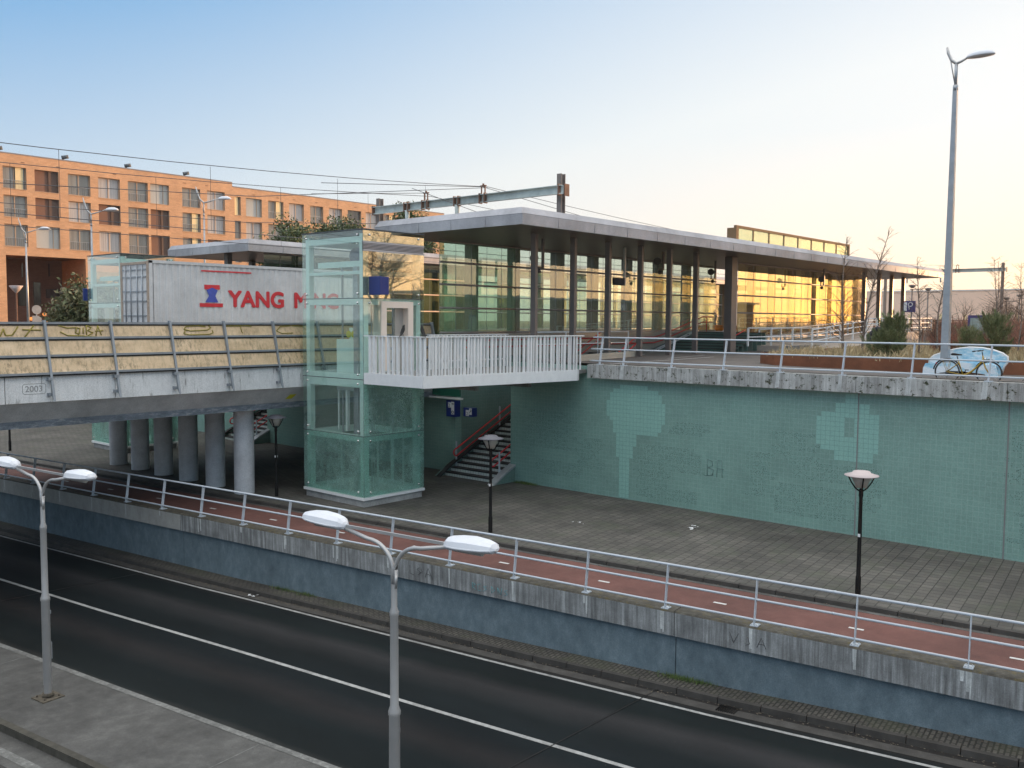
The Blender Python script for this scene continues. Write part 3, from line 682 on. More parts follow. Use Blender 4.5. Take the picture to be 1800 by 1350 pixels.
strokes('graffiti', [[(0,.7),(2.5,.75),(3.4,.7)],[(1.9,.7),(2.0,.05),(2.1,-.1)]], .04, M['grafyel'], t_, G(18.7,6.5,.33,1.0))
strokes('graffiti', [[(2.4,.9),(.9,.8),(.3,.3),(1,0),(2.6,.05)],[(2.6,.9),(4.1,.85),(4.6,.4)]], .04, M['grafyel'], t_, G(20.8,6.45,.33,1.0))
# ------------------------------------------------------------------ glass lift towers
M['mint'] = m_plain('mint_painted_frame', (.64,.77,.72), .45, var=.05, bmp=0)
M['liftglass'] = m_glass('lift_glass', (.93,.985,.965), .035, (.70,.86,.80), spec=2.2)
M['liftmirror'] = m_glass('gold_reflection_lift_glass', (.93,.985,.965), .03, (.70,.86,.80), spec=10.0, gcol=(1,.84,.58))  # gold gloss tint stands in for a sunlit reflection
M['liftback'] = m_glass('lift_rear_glass', (.94,.985,.97), .03, (.65,.82,.76), spec=.8)
M['crack'] = m_glass('shattered_lift_glass', (.76,.88,.84), .12, (.66,.84,.78), speck=13, spec=.9)
M['crack2'] = m_glass('scratched_lift_glass', (.74,.87,.83), .16, (.46,.66,.60), speck=22, spec=.7)
M['doorframe'] = m_plain('beige_door_frame', (.80,.68,.58), .4, var=.03, bmp=0)
M['car'] = m_plain('lift_car_steel', (.42,.40,.37), .35, .3, var=.05)
M['blue'] = m_plain('blue_sign_enamel', (.006,.025,.17), .3, var=.05, bmp=0)
M['louvre'] = m_plain('louvre_aluminium', (.44,.43,.45), .4, .3, var=.04)
M['motor'] = m_plain('blue_grey_motor', (.09,.13,.22), .45, var=.15)
M['chrome'] = m_plain('polished_fixing', (.75,.73,.70), .15, .9, var=.02, bmp=0)
M['white'] = m_plain('white_enamel', (.70,.70,.69), .4, var=.04, bmp=0)
def lift(name, label, X0, X1, Y0, Y1, front):   # front: -1 door faces -Y, +1 faces +Y
    t = thing(name, label, 'lift tower', ((X0+X1)/2,(Y0+Y1)/2,0))
    p = MB(); p.box(X0+.06,Y0+.06,-.1,X1-.06,Y1-.06,.26); p.build('plinth', M['conc'], t)
    p = MB(); p.box(X0-.02,Y0-.02,.26,X1+.02,Y1+.02,.36); p.build('sill', M['railwhite'], t)
    ZL = [.38, 2.67, 4.79, 7.80, 10.30]
    f = MB(); a = .20; i = .10; c = .22
    for x in (X0+i, X1-i-c):
        for y in (Y0+i, Y1-i-c): f.box(x,y,.36,x+c,y+c,10.18)
    for z, h in ((2.55,.24),(4.72,.5),(7.70,.26),(9.98,.22),(8.76,.12),(.38,.2)):
        f.box(X0+i+c,Y0+i+.01,z-h/2,X1-i-c,Y0+i+c-.01,z+h/2); f.box(X0+i+c,Y1-i-c+.01,z-h/2,X1-i-c,Y1-i-.01,z+h/2)
        f.box(X0+i+.01,Y0+i+c,z-h/2,X0+i+c-.01,Y1-i-c,z+h/2); f.box(X1-i-c+.01,Y0+i+c,z-h/2,X1-i-.01,Y1-i-c,z+h/2)
    f.build('frame', M['mint'], t)
    r = MB(); r.box(X0-.02,Y0-.02,10.31,X1+.02,Y1+.02,10.345); r.build('roof', M['darksteel'], t)
    def bolts(m, pts, nrm):
        for q in pts:
            m.ball((q[0]+nrm[0]*.02,q[1]+nrm[1]*.02,q[2]), .045, 6)
    for k in range(4):
        za, zb = ZL[k]+.012, ZL[k+1]-.012
        for face in ('W','S','E','N'):
            back = face in ('E','N') if front < 0 else face in ('E','S')
            mat = M['liftback'] if back else M['liftglass']
            if k == 0 and face in 'WS': mat = M['crack2']
            if k == 3 and face == 'S' and front < 0: mat = M['liftmirror']
            if k == 1 and face == 'S': mat = M['crack']
            isdoor = (face == 'S' and front < 0) or (face == 'N' and front > 0)
            g = MB(); b = MB(); d = .012
            if face in 'SN':
                y = Y0 if face == 'S' else Y1-d; ny = -1 if face == 'S' else 1
                if isdoor and k == 2:
                    for xa, xb, z0, z1 in ((X0+.0,X0+.82,za,zb-.0),(X1-.72,X1,za,zb),(X0+.84,X1-.74,7.72,zb)): g.box(xa,y,z0,xb,y+d,z1)
                elif isdoor and k == 3:
                    g.box(X0,y,za,X1,y+d,9.52); g.box(X0,y,9.90,X1,y+d,zb)
                else: g.box(X0,y,za,X1,y+d,zb)
                bolts(b, [(x,(Y0 if ny < 0 else Y1),z) for x in (X0+.3,X1-.3) for z in (za+.16,zb-.16)], (0,ny))
            else:
                x = X0 if face == 'W' else X1-d; nx = -1 if face == 'W' else 1
                if k == 1 and face == 'W': g.box(x,Y0+.014,za+.0,x+d,Y1-.014,zb)
                else: g.box(x,Y0+.014,za,x+d,Y1-.014,zb)
                bolts(b, [((X0 if nx < 0 else X1),y,z) for y in (Y0+.3,Y1-.3) for z in (za+.16,zb-.16)], (nx,0))
            go = g.build('glass_pane', mat, t); b.build('glass_fixing', M['chrome'], go)
    # landing door at walkway level, machinery, guides
    yd = Y0-.02 if front < 0 else Y1+.02; s_ = 1 if front < 0 else -1
    d = MB(); dx0, dx1 = X0+.86, X1-.58
    d.box(dx0,yd,5.07,dx0+.26,yd+s_*.5,7.70); d.box(dx1-.26,yd,5.07,dx1,yd+s_*.5,7.70); d.box(dx0+.26,yd+s_*.002,7.46,dx1-.26,yd+s_*.5,7.698)
    do = d.build('door_frame', M['doorframe'], t)
    d = MB(); d.box(dx1-.26-.42,yd+s_*.3,5.07,dx1-.262,yd+s_*.36,7.45); d.build('door_leaf', M['car'], do)
    d = MB(); d.box(dx1-.17,yd-s_*.015,6.05,dx1-.10,yd,6.25); d.build('call_button', M['darksteel'], do)
    v = MB()
    if front < 0:
        v.box(X0,Y0-.02,9.53,X1,Y0+.04,9.60); v.box(X0,Y0-.02,9.82,X1,Y0+.04,9.89)
        for k in range(4): v.box(X0+.02,Y0-.014,9.625+.05*k,X1-.02,Y0+.05,9.650+.05*k)
        v.build('ventilation_louvre', M['louvre'], t); v = MB(); v.box(X0+.01,Y0+.045,9.54,X1-.01,Y0+.055,9.88); v.build('louvre_back', M['black'], t)
    mc = MB(); mc.tube([(X0+1.1,Y0+1.0,9.45),(X0+1.1,Y0+1.75,9.45)], .33, 16); mc.tube([(X0+1.1,Y0+.75,9.45),(X0+1.1,Y0+1.0,9.45)], .22, 12); mc.box(X0+.7,Y0+.6,9.0,X0+1.5,Y0+2.0,9.12)
    mc.build('hoist_motor', M['motor'], t)
    mb = MB(); mb.box(X0+.45,Y0+.4,9.0,X0+.6,Y1-.4,9.22); mb.box(X0+2.2,Y0+.4,9.0,X0+2.35,Y1-.4,9.22); mb.box(X0+.6,Y0+1.9,8.95,X0+2.2,Y0+2.05,9.15); mb.build('machine_beam', M['mint'], t)
    g = MB()
    for x, y, r in ((X0+.55,Y0+1.2,.03),(X0+.55,Y0+1.9,.03),(X0+.9,Y0+1.0,.02),(X0+1.3,Y0+1.1,.015),(X0+2.5,Y0+1.2,.03),(X0+1.5,Y0+1.3,.012),(X0+1.6,Y0+1.3,.012)): g.box(x-r,y-r,.4,x+r,y+r,9.0)
    g.box(X0+.35,Y0+.75,.4,X0+.45,Y0+1.0,9.0); g.build('guide_rail', M['steel'], t)
    cw = MB(); cw.box(X0+.45,Y0+.55,4.95,X0+1.0,Y0+2.15,6.25); cw.box(X0+.55,Y0+.8,6.25,X0+.75,Y0+1.0,6.7); cw.box(X0+.55,Y0+1.3,6.25,X0+.75,Y0+1.5,6.7); cw.build('counterweight', M['mint'], t)
    wh = MB()
    for y in (Y0+.92,Y0+1.2,Y0+1.5): wh.tube([(X0+.5,y,6.45),(X0+.56,y,6.45)], .13, 12)
    wh.build('pulley', M['yellow'], t)
    ca = MB(); ca.box(X0+.40,Y0+.6,2.75,X0+.52,Y0+.72,4.3); ca.box(X0+.40,Y0+1.45,2.75,X0+.52,Y0+1.57,4.3); ca.box(X0+.40,Y0+.6,4.3,X0+.52,Y0+2.1,4.62); ca.box(X0+.42,Y0+2.0,2.75,X0+.48,Y0+2.06,4.3); ca.box(X0+.45,Y0+.9,.45,X0+.5,Y0+.96,2.5); ca.box(X0+.45,Y0+1.9,.45,X0+.5,Y0+1.96,2.5); ca.box(X0+1.0,Y0+.4,.45,X0+1.06,Y0+.45,2.5); ca.box(X0+1.7,Y0+.4,.45,X0+1.82,Y0+.45,2.5); ca.box(X0+2.3,Y0+.4,.45,X0+2.36,Y0+.45,2.5); ca.build('landing_frame', M['white'], t)
    se = MB()
    for z in ZL[1:4]: se.box(X0-.008,Y0-.008,z-.013,X1+.008,Y0-.002,z+.013); se.box(X0-.008,Y0-.002,z-.013,X0-.002,Y1+.008,z+.013)
    se.box(X0-.010,Y0-.010,.38,X0-.001,Y0-.001,10.29); se.build('pane_seal', M['darksteel'], t)
    return t
L1 = lift('lift_tower', 'tall green glass lift tower beside the white walkway, with a louvre vent and blue sign', 21.77, 24.82, 26.4, 30.1, -1)
lift('lift_tower', 'far glass lift tower beyond the viaduct, behind the end of the container', 22.2, 25.2, 46.2, 49.9, 1)
def blue_sign(label, x0, y0, z0, z1, w=.5):
    t = thing('sign_box', label, 'sign', (x0,y0,z0))
    b = MB(); b.box(x0,y0-.05,z0,x0+w,y0+.45,z1); b.build('sign_panel', M['blue'], t, bevel=.01)
    b = MB(); b.box(x0,y0-.05,z1+.002,x0+w*.8,y0+.4,z1+.08); b.build('sign_top', M['white'], t)
    return t
t = thing('sign_box', 'plain blue sign box projecting above the lift door beside the glass', 'sign', (22.0,26.2,7.9))
b = MB(); b.box(22.03,25.75,7.92,22.10,26.38,8.60); b.box(22.10,25.76,7.93,22.46,26.28,8.58); b.build('sign_panel', M['blue'], t, bevel=.01)
t = thing('sign_box', 'small plain blue sign box on the far lift tower beside the lamp post', 'sign', (22.1,50.0,7.6))
b = MB(); b.box(21.95,49.92,7.95,22.18,50.02,8.6); b.build('sign_panel', M['blue'], t, bevel=.01)
# ------------------------------------------------------------------ white walkway between lift and upper pavement
t_ = thing('walkway', 'white steel walkway with an uneven slatted fence joining the lift to the upper level', 'footbridge', (25.5,24,5.06))
FA, FB = Vector((21.78,23.2,0)), Vector((29.55,22.12,0))
m = MB(); m.prism([(FA.x+.2,FA.y+.1),(FB.x,FB.y+.1),(30.1,22.2),(30.1,26.38),(FA.x+.2,26.38)], 'z', 4.9, 5.05); m.build('deck', M['concdk'], t_)
m = MB(); q = [(FA.x,FA.y),(FB.x-.35,FB.y+.03),(FB.x-.12,FB.y+.12),(FB.x-.02,FB.y+.3)]
for a, b in zip(q[:-1], q[1:]): m.hexa([(a[0],a[1],4.63),(b[0],b[1],4.63),(b[0],b[1]+.12,4.63),(a[0],a[1]+.12,4.63),(a[0],a[1],5.06),(b[0],b[1],5.06),(b[0],b[1]+.12,5.06),(a[0],a[1]+.12,5.06)])
m.box(21.75,23.22,4.64,21.87,26.36,5.055); m.build('edge_beam', M['railwhite'], t_)
m = MB(); m.box(21.9,23.3,4.75,29.5,23.36,4.88); m.box(24.6,23.4,4.4,24.8,26.3,4.88); m.box(27.4,23.2,4.4,27.6,26.3,4.88); m.build('cross_beam', M['concdk'], t_)
rnd = random.Random(5)
fin = MB(); L = (FB-FA).length; u = .04; d = (FB-FA).normalized(); nrm = Vector((-d.y,d.x,0))
while u < L-.02:
    wv = rnd.choice((.05,.06,.09,.05)); a = FA+d*u
    dep = rnd.choice((.05,.07,.06)); an = d*wv
    b0 = a; b1 = a+an; b2 = a+an+nrm*dep; b3 = a+nrm*dep
    fin.hexa([(b.x,b.y,5.06) for b in (b0,b1,b2,b3)]+[(b.x,b.y,6.40) for b in (b0,b1,b2,b3)])
    u += wv+rnd.choice((.06,.09,.12,.15,.10))
fin.build('fence_slats', M['railwhite'], t_)
fin = MB(); y = 23.3
while y < 26.3:
    wv = rnd.choice((.05,.09,.12)); fin.box(21.77,y,5.06,21.87,y+wv,6.40); y += wv+rnd.choice((.08,.12,.16,.2))
fin.build('fence_slats', M['railwhite'], t_)
m = MB(); m.hexa([(21.76,23.16,6.40),(29.56,22.08,6.40),(29.56,22.26,6.40),(21.76,23.34,6.40),(21.76,23.16,6.44),(29.56,22.08,6.44),(29.56,22.26,6.44),(21.76,23.34,6.44)]); m.box(21.755,23.35,6.40,21.9,26.38,6.435); m.build('top_rail', M['railwhite'], t_)
fin = MB(); x = 25.0
while x < 29.5:
    wv = rnd.choice((.05,.09)); fin.box(x,26.2,5.06,x+wv,26.3,6.40); x += wv+rnd.choice((.1,.14,.2))
fin.box(24.9,26.18,6.40,29.6,26.32,6.44); fin.box(24.95,26.2,5.35,29.6,26.24,5.40); fin.build('fence_slats', M['railwhite'], t_)
for i, (x, y, lab, rz) in enumerate(((21.80,24.28,'black crow perched on the walkway fence in front of the lift door',.4),(21.80,23.25,'black crow perched on the corner of the walkway fence',1.2))):
    t = thing('crow', lab, 'bird', (x,y,6.44), 'crows on the walkway fence')
    b = MB(); b.loft([[(cx+rr*math.cos(q*math.pi/4)*.8, rr*math.sin(q*math.pi/4)*.8, cz+rr*.5*math.cos(q*math.pi/4)) for q in range(8)] for cx,cz,rr in ((-.26,-.02,.02),(-.14,.04,.05),(-.04,.13,.09),(.03,.22,.095),(.07,.31,.06),(.09,.36,.055),(.13,.385,.03),(.19,.37,.008))])
    b.tube([(-.02,.03,.08),(-.01,.03,0)],.008,5); b.tube([(-.02,-.03,.08),(-.01,-.03,0)],.008,5)
    b.build('body', M['black'], t, local=True); t.rotation_euler = (0,0,rz)
# ------------------------------------------------------------------ station halls
M['roofmetal'] = m_streak('roof_edge_panels', (.42,.41,.43), (.47,.46,.48), (.49,.48,.50), scale=.3, vs=.5, rough=.55)
M['roofjoint'] = m_plain('panel_joint', (.22,.22,.23), .6)
def m_soffit():
    m, nt, bs = new_mat('brown_soffit_boards'); g = nn(nt,'ShaderNodeNewGeometry'); sp = nn(nt,'ShaderNodeSeparateXYZ'); nt.links.new(g.outputs['Position'], sp.inputs[0])
    fr = maths(nt,'FRACT', maths(nt,'DIVIDE', sp.outputs[0], .6)); ln = ramp(nt, fr, [(.0,(.3,)*3),(.03,(1,)*3)])
    fr2 = maths(nt,'FRACT', maths(nt,'DIVIDE', sp.outputs[1], 1.2)); ln2 = ramp(nt, fr2, [(.0,(.3,)*3),(.02,(1,)*3)])
    c = ramp(nt, noise(nt, pos(nt), 1.5, 4), [(.3,(.075,.045,.034)),(.7,(.105,.065,.048))])
    nt.links.new(mix(nt,1,mix(nt,1.0,c,ln,'MULTIPLY'),ln2,'MULTIPLY'), bs.inputs['Base Color']); bs.inputs['Roughness'].default_value = .38; return m
M['soffitb'] = m_soffit()
M['roofcol'] = m_plain('brown_grey_column', (.15,.125,.115), .45, var=.08, bmp=0)
M['darkcol'] = m_plain('dark_column', (.045,.04,.035), .55, var=.1, bmp=0)
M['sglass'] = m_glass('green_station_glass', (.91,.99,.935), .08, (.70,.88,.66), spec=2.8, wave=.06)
M['sglass2'] = m_glass('sunglow_station_glass', (.85,.80,.55), .09, (.85,.60,.25), spec=2.9, wave=.06)  # gold of the low sun's reflection put into tint and body colour
M['fglass'] = m_glass('frosted_green_glass', (.84,.975,.885), .22, (.48,.64,.40), spec=3.0, wave=.08)
M['railpink'] = m_plain('glazing_rail', (.42,.34,.31), .4, .2, var=.05, bmp=0)
M['basewall'] = m_brick('beige_base_tiles', (.40,.37,.31), (.37,.345,.29), (.27,.25,.21), .16, .16, .006, plane='xz', rough=.5, off=0, bmp=.1, patch=.1)
def station(label, X0, X1, YE, YB, s, glass, cols, icol, gy, holes=()):
    """s=+1: eave faces -Y. YE eave edge, YB rear edge"""
    t = thing('station_hall', label, 'station', ((X0+X1)/2,YE,5.3))
    lo, hi = min(YE,YB), max(YE,YB)
    m = MB(); m.box(X0+.05,lo+.05,10.665,X1-.05,hi-.05,10.70); m.build('soffit', M['soffitb'], t)
    m = MB()
    def ring(i, z): return [(X0+i,lo+i,z),(X1-i,lo+i,z),(X1-i,hi-i,z),(X0+i,hi-i,z)]
    m.loft([ring(.02,10.64), ring(0,11.04), ring(.16,11.30)], smooth=False, caps=False); m.face(ring(.16,11.30)); m.face(ring(.02,10.64)[:2]+ring(.2,10.64)[:2][::-1]); 
    m.build('roof', M['roofmetal'], t)
    j = MB(); x = X0+2.2; yq = lo
    while x < X1:
        j.box(x,lo-.002,10.645,x+.012,lo+.012,11.04); x += 2.4
    y = lo+1.9
    while y < hi:
        j.box(X0-.002,y,10.645,X0+.012,y+.012,11.04); y += 1.9
    j.box(X0-.004,lo-.004,11.035,X1,lo+.01,11.05); j.box(X0-.004,lo,11.035,X0+.01,hi,11.05)
    j.build('roof_joint', M['roofjoint'], t)
    for x, y, wx, wy in cols:
        c = MB(); c.box(x-wx/2,y-wy/2,5.3,x+wx/2,y+wy/2,10.66); c.build('column', M['roofcol'], t)
    for x in icol:
        c = MB(); c.box(x-.22,gy+s*.45,5.3,x+.22,gy+s*.95,10.66); c.build('inner_column', M['darkcol'], t)
    for (xa, xb, y, mat, z0) in glass:
        n = max(1, round((xb-xa)/1.06)); st = (xb-xa)/n
        g = MB()
        zz = [z0,7.58,8.66,9.68,10.62]
        for i in range(n):
            for a, b in zip(zz[:-1], zz[1:]): g.box(xa+i*st+.008,y,a+.01,xa+(i+1)*st-.008,y+.012,b-.01)
        g.build('glass_wall', mat, t)
        r = MB()
        for z in zz[:-1]: r.tube([(xa,y-.05,z),(xb,y-.05,z)], .045, 8)
        r.box(xa,y-.04,10.60,xb,y+.05,10.66)
        r.build('glazing_rail', M['railpink'], t)
        r = MB()
        for i in range(0, n+1): r.box(xa+i*st-.006,y-.012,z0,xa+i*st+.006,y+.0,10.6)
        r.build('glazing_joint', M['roofjoint'], t)
    return t
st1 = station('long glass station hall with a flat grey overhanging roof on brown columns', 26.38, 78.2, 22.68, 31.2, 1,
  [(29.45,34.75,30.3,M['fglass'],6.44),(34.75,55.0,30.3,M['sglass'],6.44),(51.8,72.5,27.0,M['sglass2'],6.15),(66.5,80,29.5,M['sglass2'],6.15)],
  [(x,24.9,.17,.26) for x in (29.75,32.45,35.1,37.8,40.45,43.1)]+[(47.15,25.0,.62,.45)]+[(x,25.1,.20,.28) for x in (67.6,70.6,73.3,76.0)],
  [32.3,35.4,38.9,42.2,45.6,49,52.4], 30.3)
m = MB(); m.box(30.4,30.15,5.3,54.9,30.34,6.38); m.build('base_wall', M['basewall'], st1)
m = MB(); m.box(51.6,26.8,5.62,72.5,27.1,6.13); m.build('base_wall', M['basewall'], st1)
m = MB(); m.box(51.5,26.6,5.0,72.5,27.1,5.60); m.build('plinth', M['concdk'], st1)
for x in (53.4,56.4,59.4,62.4,65.4,68.4,71.4): m = MB(); m.box(x-.2,28.2,6.38,x+.2,28.6,10.66); m.build('inner_column', M['roofcol'], st1)
# roof-top glass lantern
M['bronze'] = m_plain('bronze_frame', (.20,.13,.075), .85, 0, var=.05, bmp=0, spec=.1)
m = MB()
for i in range(8): m.box(57.2+2.45*i+.06,30.0,11.3,57.2+2.45*(i+1)-.06,30.02,13.4)
m.build('lantern_glass', m_glass('milky_lantern_glass', (.80,.92,.78), .38, (.50,.60,.42), spec=1.5), st1)
m = MB(); m.box(57.0,29.9,13.4,77.0,30.1,13.56); m.box(57.0,29.9,11.3,57.35,30.6,13.4); m.box(76.8,29.9,11.3,77,30.1,13.4)
for i in range(1,8): m.box(57.2+2.45*i-.05,29.96,11.3,57.2+2.45*i+.05,30.06,13.4)
m.build('lantern_frame', M['bronze'], st1)
M['dglass'] = m_glass('dark_green_glass', (.45,.58,.47), .20, (.05,.09,.05), spec=1.3)
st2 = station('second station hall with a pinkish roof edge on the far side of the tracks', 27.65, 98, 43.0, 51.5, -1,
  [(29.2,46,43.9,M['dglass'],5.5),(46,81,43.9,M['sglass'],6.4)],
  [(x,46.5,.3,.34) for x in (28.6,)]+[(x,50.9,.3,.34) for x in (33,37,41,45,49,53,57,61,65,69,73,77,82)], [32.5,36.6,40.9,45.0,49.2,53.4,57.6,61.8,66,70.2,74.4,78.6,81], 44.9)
m = MB(); m.box(81.0,43.6,6.4,81.35,44.2,10.66); m.build('end_frame', M['bronze'], st2)
# platforms and the steps up
M['plat'] = m_brick('platform_paving', (.22,.20,.18), (.20,.18,.165), (.12,.11,.10), .3, .3, .008, patch=.15)
m = MB(); m.box(51.7,27.15,5.25,150,33.2,6.38); m.box(44,30.4,5.25,51.7,33.2,6.379); tag(m.build('platform', M['plat']), kind='structure')
m = MB(); m.box(44,41.6,5.25,150,43.85,6.38); m.box(81.3,43.85,5.25,150,52,6.379); tag(m.build('platform', M['plat']), kind='structure')
M['ballast'] = m_plain('track_ballast', (.12,.10,.085), .95, var=.4, scale=14, bmp=.5)
m = MB(); m.box(-60,31.4,5.0,29.9,43.85,5.28); m.box(30,33.25,5.2,500,41.5,5.36); tag(m.build('track_bed', M['ballast']), kind='structure')
t = thing('railway_track', 'steel rails on the ballast of the viaduct under the container wagon', 'railway track', (20,37,5.3))
m = MB()
for y in (36.48,37.92,41.2,42.64): m.box(-60,y-.035,5.37,500,y+.035,5.50)
m.build('rails', M['darksteel'], t)
t = thing('steps', 'dark wide steps rising to the platform beside the thick corner column', 'steps', (47.6,27.2,5.3))
m = MB(); m2 = MB()
for i in range(7): m.box(47.6+.58*i,25.0,5.0,47.6+.58*i+.04,29.75,5.3+.155*(i+1)-.03); m2.box(47.58+.58*i,25.0,5.3+.155*(i+1)-.03,47.6+.58*(i+1),29.75,5.3+.155*(i+1))
m.box(51.62,25.0,5.0,51.7,27.1,6.36)
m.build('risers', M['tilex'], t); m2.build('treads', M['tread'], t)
m = MB(); m.prism([(46.9,5.3),(51.7,5.3),(51.7,6.38),(51.4,6.38)], 'y', 29.76, 30.14); m.build('side_wall', M['tilex'], t)
m = MB(); m.beam((46.8,29.72,5.33),(51.5,29.72,6.45),.05,.07); m.beam((46.8,29.5,5.33),(51.5,29.5,6.45),.04,.04); m.build('side_cap', M['white'], t)
for z in (.95,.62):
    m = MB(); m.tube([(30.6,30.05,5.3+z-.18),(47.2,30.05,5.3+z-.18),(48.0,30.0,5.3+z-.05),(52.9,30.0,6.38+z),(54.2,30.0,6.38+z)], .035, 6); m.build('handrail', M['redrail'], t)
m = MB(); m.tube([(53.4,30,6.38),(53.4,30,7.35)],.03,6); m.tube([(47.9,25.1,6.2),(49.2,25.1,6.55)],.03,6); m.build('handrail_post', M['redrail'], t)
# low kerb wall round the near stair opening
t = thing('stair_parapet', 'low beige kerb wall edging the stair opening on the upper level', 'parapet', (35,25,5.3))
m = MB(); m.prism([(31.2,23.5),(38.3,25.2),(38.3,25.5),(31.2,23.9)], 'z', 5.3, 5.55); m.build('kerb_wall', M['basewall'], t)
m = MB()
for z in (5.95,6.5): m.tube([(31,26.1,z),(38.6,26.1,z)],.03,6)
for x in (31,33.5,36,38.6): m.tube([(x,26.1,5.3),(x,26.1,6.5)],.03,6)
m.build('guard_rail', M['railwhite'], t)
m = MB(); m.face([(29.9,21.05,5.306),(30.0,21.17,5.306),(40.0,22.1,5.306),(40.0,21.98,5.306)]); m.face([(36.8,22.6,5.306),(36.8,22.7,5.306),(42,23.7,5.306),(42,23.6,5.306)])
tag(m.build('guidance_stripe', M['whitepaint']), kind='structure')
# signs by the lower stairs
def sign2(label, y0, y1, z0, z1, marks, hh):
    t = thing('direction_sign', label, 'sign', (29.8,(y0+y1)/2,z0))
    m = MB(); m.box(29.55,y0,z0,29.88,y1,z1); m.build('sign_box', M['blue'], t, bevel=.01)
    m = MB()
    for a, b, c, d in marks: m.box(29.535,y0+a,z0+c,29.55,y0+b,z0+d)
    po = m.build('white_field', M['white'], t)
    return t
s1 = sign2('larger blue direction sign with white fields on the tiled wall under the walkway', 29.35, 29.95, 2.6, 3.35, [(.08,.26,.12,.70),(.28,.46,.42,.66)], 0)
s2 = sign2('smaller blue direction sign with white fields nearer the stairs', 28.3, 28.85, 2.68, 3.08, [(.02,.17,.10,.38),(.20,.38,.04,.30)], 0)
M['ink'] = m_plain('black_sign_ink', (.02,.02,.02), .5, bmp=0)
text_mesh('platform_number', '2', .22, M['ink'], s1, (29.53,29.79,3.05), (R(90),0,R(-90)), .002)
text_mesh('platform_number', '2', .20, M['ink'], s2, (29.53,28.64,2.76), (R(90),0,R(-90)), .002)
m = MB(); m.tube([(29.53,29.52+.06*math.cos(q),2.82+.06*math.sin(q)) for q in [i*math.pi/5 for i in range(10)]],.014,5,closed=True); m.tube([(29.53,29.57,3.2),(29.53,29.46,3.2)],.014,5); m.tube([(29.53,29.50,3.24),(29.53,29.46,3.2),(29.53,29.50,3.16)],.014,5); m.build('pictogram', M['ink'], s1)
m = MB(); m.tube([(29.53,28.43,2.86),(29.53,28.35,3.0)],.013,5); m.tube([(29.53,28.42,3.01),(29.53,28.345,3.01),(29.53,28.345,2.92)],.013,5); m.build('pictogram', M['ink'], s2)
M['dgreen'] = m_plain('dark_green_board', (.01,.11,.07), .4, var=.1, bmp=0)
t = thing('notice_board', 'dark green board hanging under the walkway above the blue signs', 'board', (29.6,29.8,3.5))
m = MB(); m.box(29.6,29.15,3.55,29.7,30.9,4.6); m.build('board', M['dgreen'], t)
text_mesh('letter', 'i', .2, M['white'], t, (29.59,29.45,3.95), (R(90),0,R(-90)), .002)
t = thing('strip_light', 'white strip light fitting fixed below the dark green board', 'lamp', (29.5,29.8,3.4))
m = MB(); m.box(29.45,28.9,3.42,29.6,31.0,3.50); m.build('fitting', M['white'], t)
# ------------------------------------------------------------------ container train
M['cont'] = m_streak('white_container_steel', (.66,.65,.64), (.72,.71,.70), (.76,.75,.74), scale=.2, vs=.6, rough=.5)
M['contred'] = m_plain('container_red_lettering', (.66,.04,.05), .5, var=.08, bmp=0)
M['contblue'] = m_plain('container_blue_mark', (.07,.10,.42), .5, bmp=0)
M['contrust'] = m_plain('container_post', (.40,.31,.24), .6)
t = thing('freight_container', 'long white freight container with red lettering and a red and blue emblem on the viaduct', 'container', (24.6,37.2,6.5))
m = MB(); x = 18.7; X1 = 30.6
pts = []
while x < X1-.3:
    pts += [(x,36.03),(x+.11,36.03),(x+.14,36.055),(x+.25,36.055)]; x += .28
pts += [(X1-.1,36.03)]
for a, b in zip(pts[:-1], pts[1:]): m.face([(a[0],a[1],6.68),(b[0],b[1],6.68),(b[0],b[1],9.28),(a[0],a[1],9.28)])
m.box(18.6,38.40,6.6,30.65,38.44,9.3); m.box(30.6,36.05,6.6,30.7,38.42,9.3)
m.build('side_panel', M['cont'], t)
m = MB(); m.box(18.55,36.05,9.3,30.7,38.40,9.36); m.build('roof', M['cont'], t)
m = MB(); m.box(18.5,36.0,9.28,30.7,36.07,9.40); m.box(18.5,36.0,6.5,30.7,36.07,6.68); m.box(18.5,36.0,6.5,18.66,36.06,9.38); m.box(30.55,36.0,6.5,30.7,36.06,9.38); m.build('corner_frame', M['cont'], t)
m = MB(); m.box(18.49,36.05,6.6,18.60,38.42,9.30); dd = m.build('door', M['cont'], t)
m = MB(); m.box(18.46,36.01,6.6,18.50,36.16,9.36); m.box(18.46,38.28,6.6,18.50,38.42,9.36); m.box(18.44,36.15,9.24,18.50,38.3,9.34); m.build('door_post', M['contrust'], dd)
m = MB()
for y in (36.5,36.95,37.5,37.95): m.tube([(18.45,y,6.7),(18.45,y,9.2)], .025, 6)
for z in (7.1,7.7,8.1,8.7,9.0): m.box(18.455,36.2,z,18.488,38.25,z+.05)
m.build('locking_bar', M['steel'], dd)
text_mesh('lettering', 'YANG', .98, M['contred'], t, (22.15,36.02,7.56), (R(90),0,0), .006, 1.06, fat=.035)
text_mesh('lettering', 'MING', .98, M['contred'], t, (25.55,36.02,7.56), (R(90),0,0), .006, 1.06, fat=.035)
m = MB(); m.box(20.75,36.014,7.52,21.86,36.02,7.68); m.box(20.98,36.014,8.28,21.72,36.02,8.47); m.build('emblem_red', M['contred'], t)
m = MB(); m.prism([(21.02,7.72),(21.64,7.72),(21.5,8.0),(21.62,8.24),(21.36,8.36),(21.08,8.24),(21.2,8.0)], 'y', 36.012, 36.02); m.build('emblem_blue', M['contblue'], t)
m = MB(); m.box(20.85,36.014,9.03,23.3,36.02,9.09); m.build('red_code_line', M['contred'], t)
t = thing('flat_wagon', 'dark flat railway wagon carrying the white container behind the noise barrier', 'wagon', (24.6,37.2,5.5))
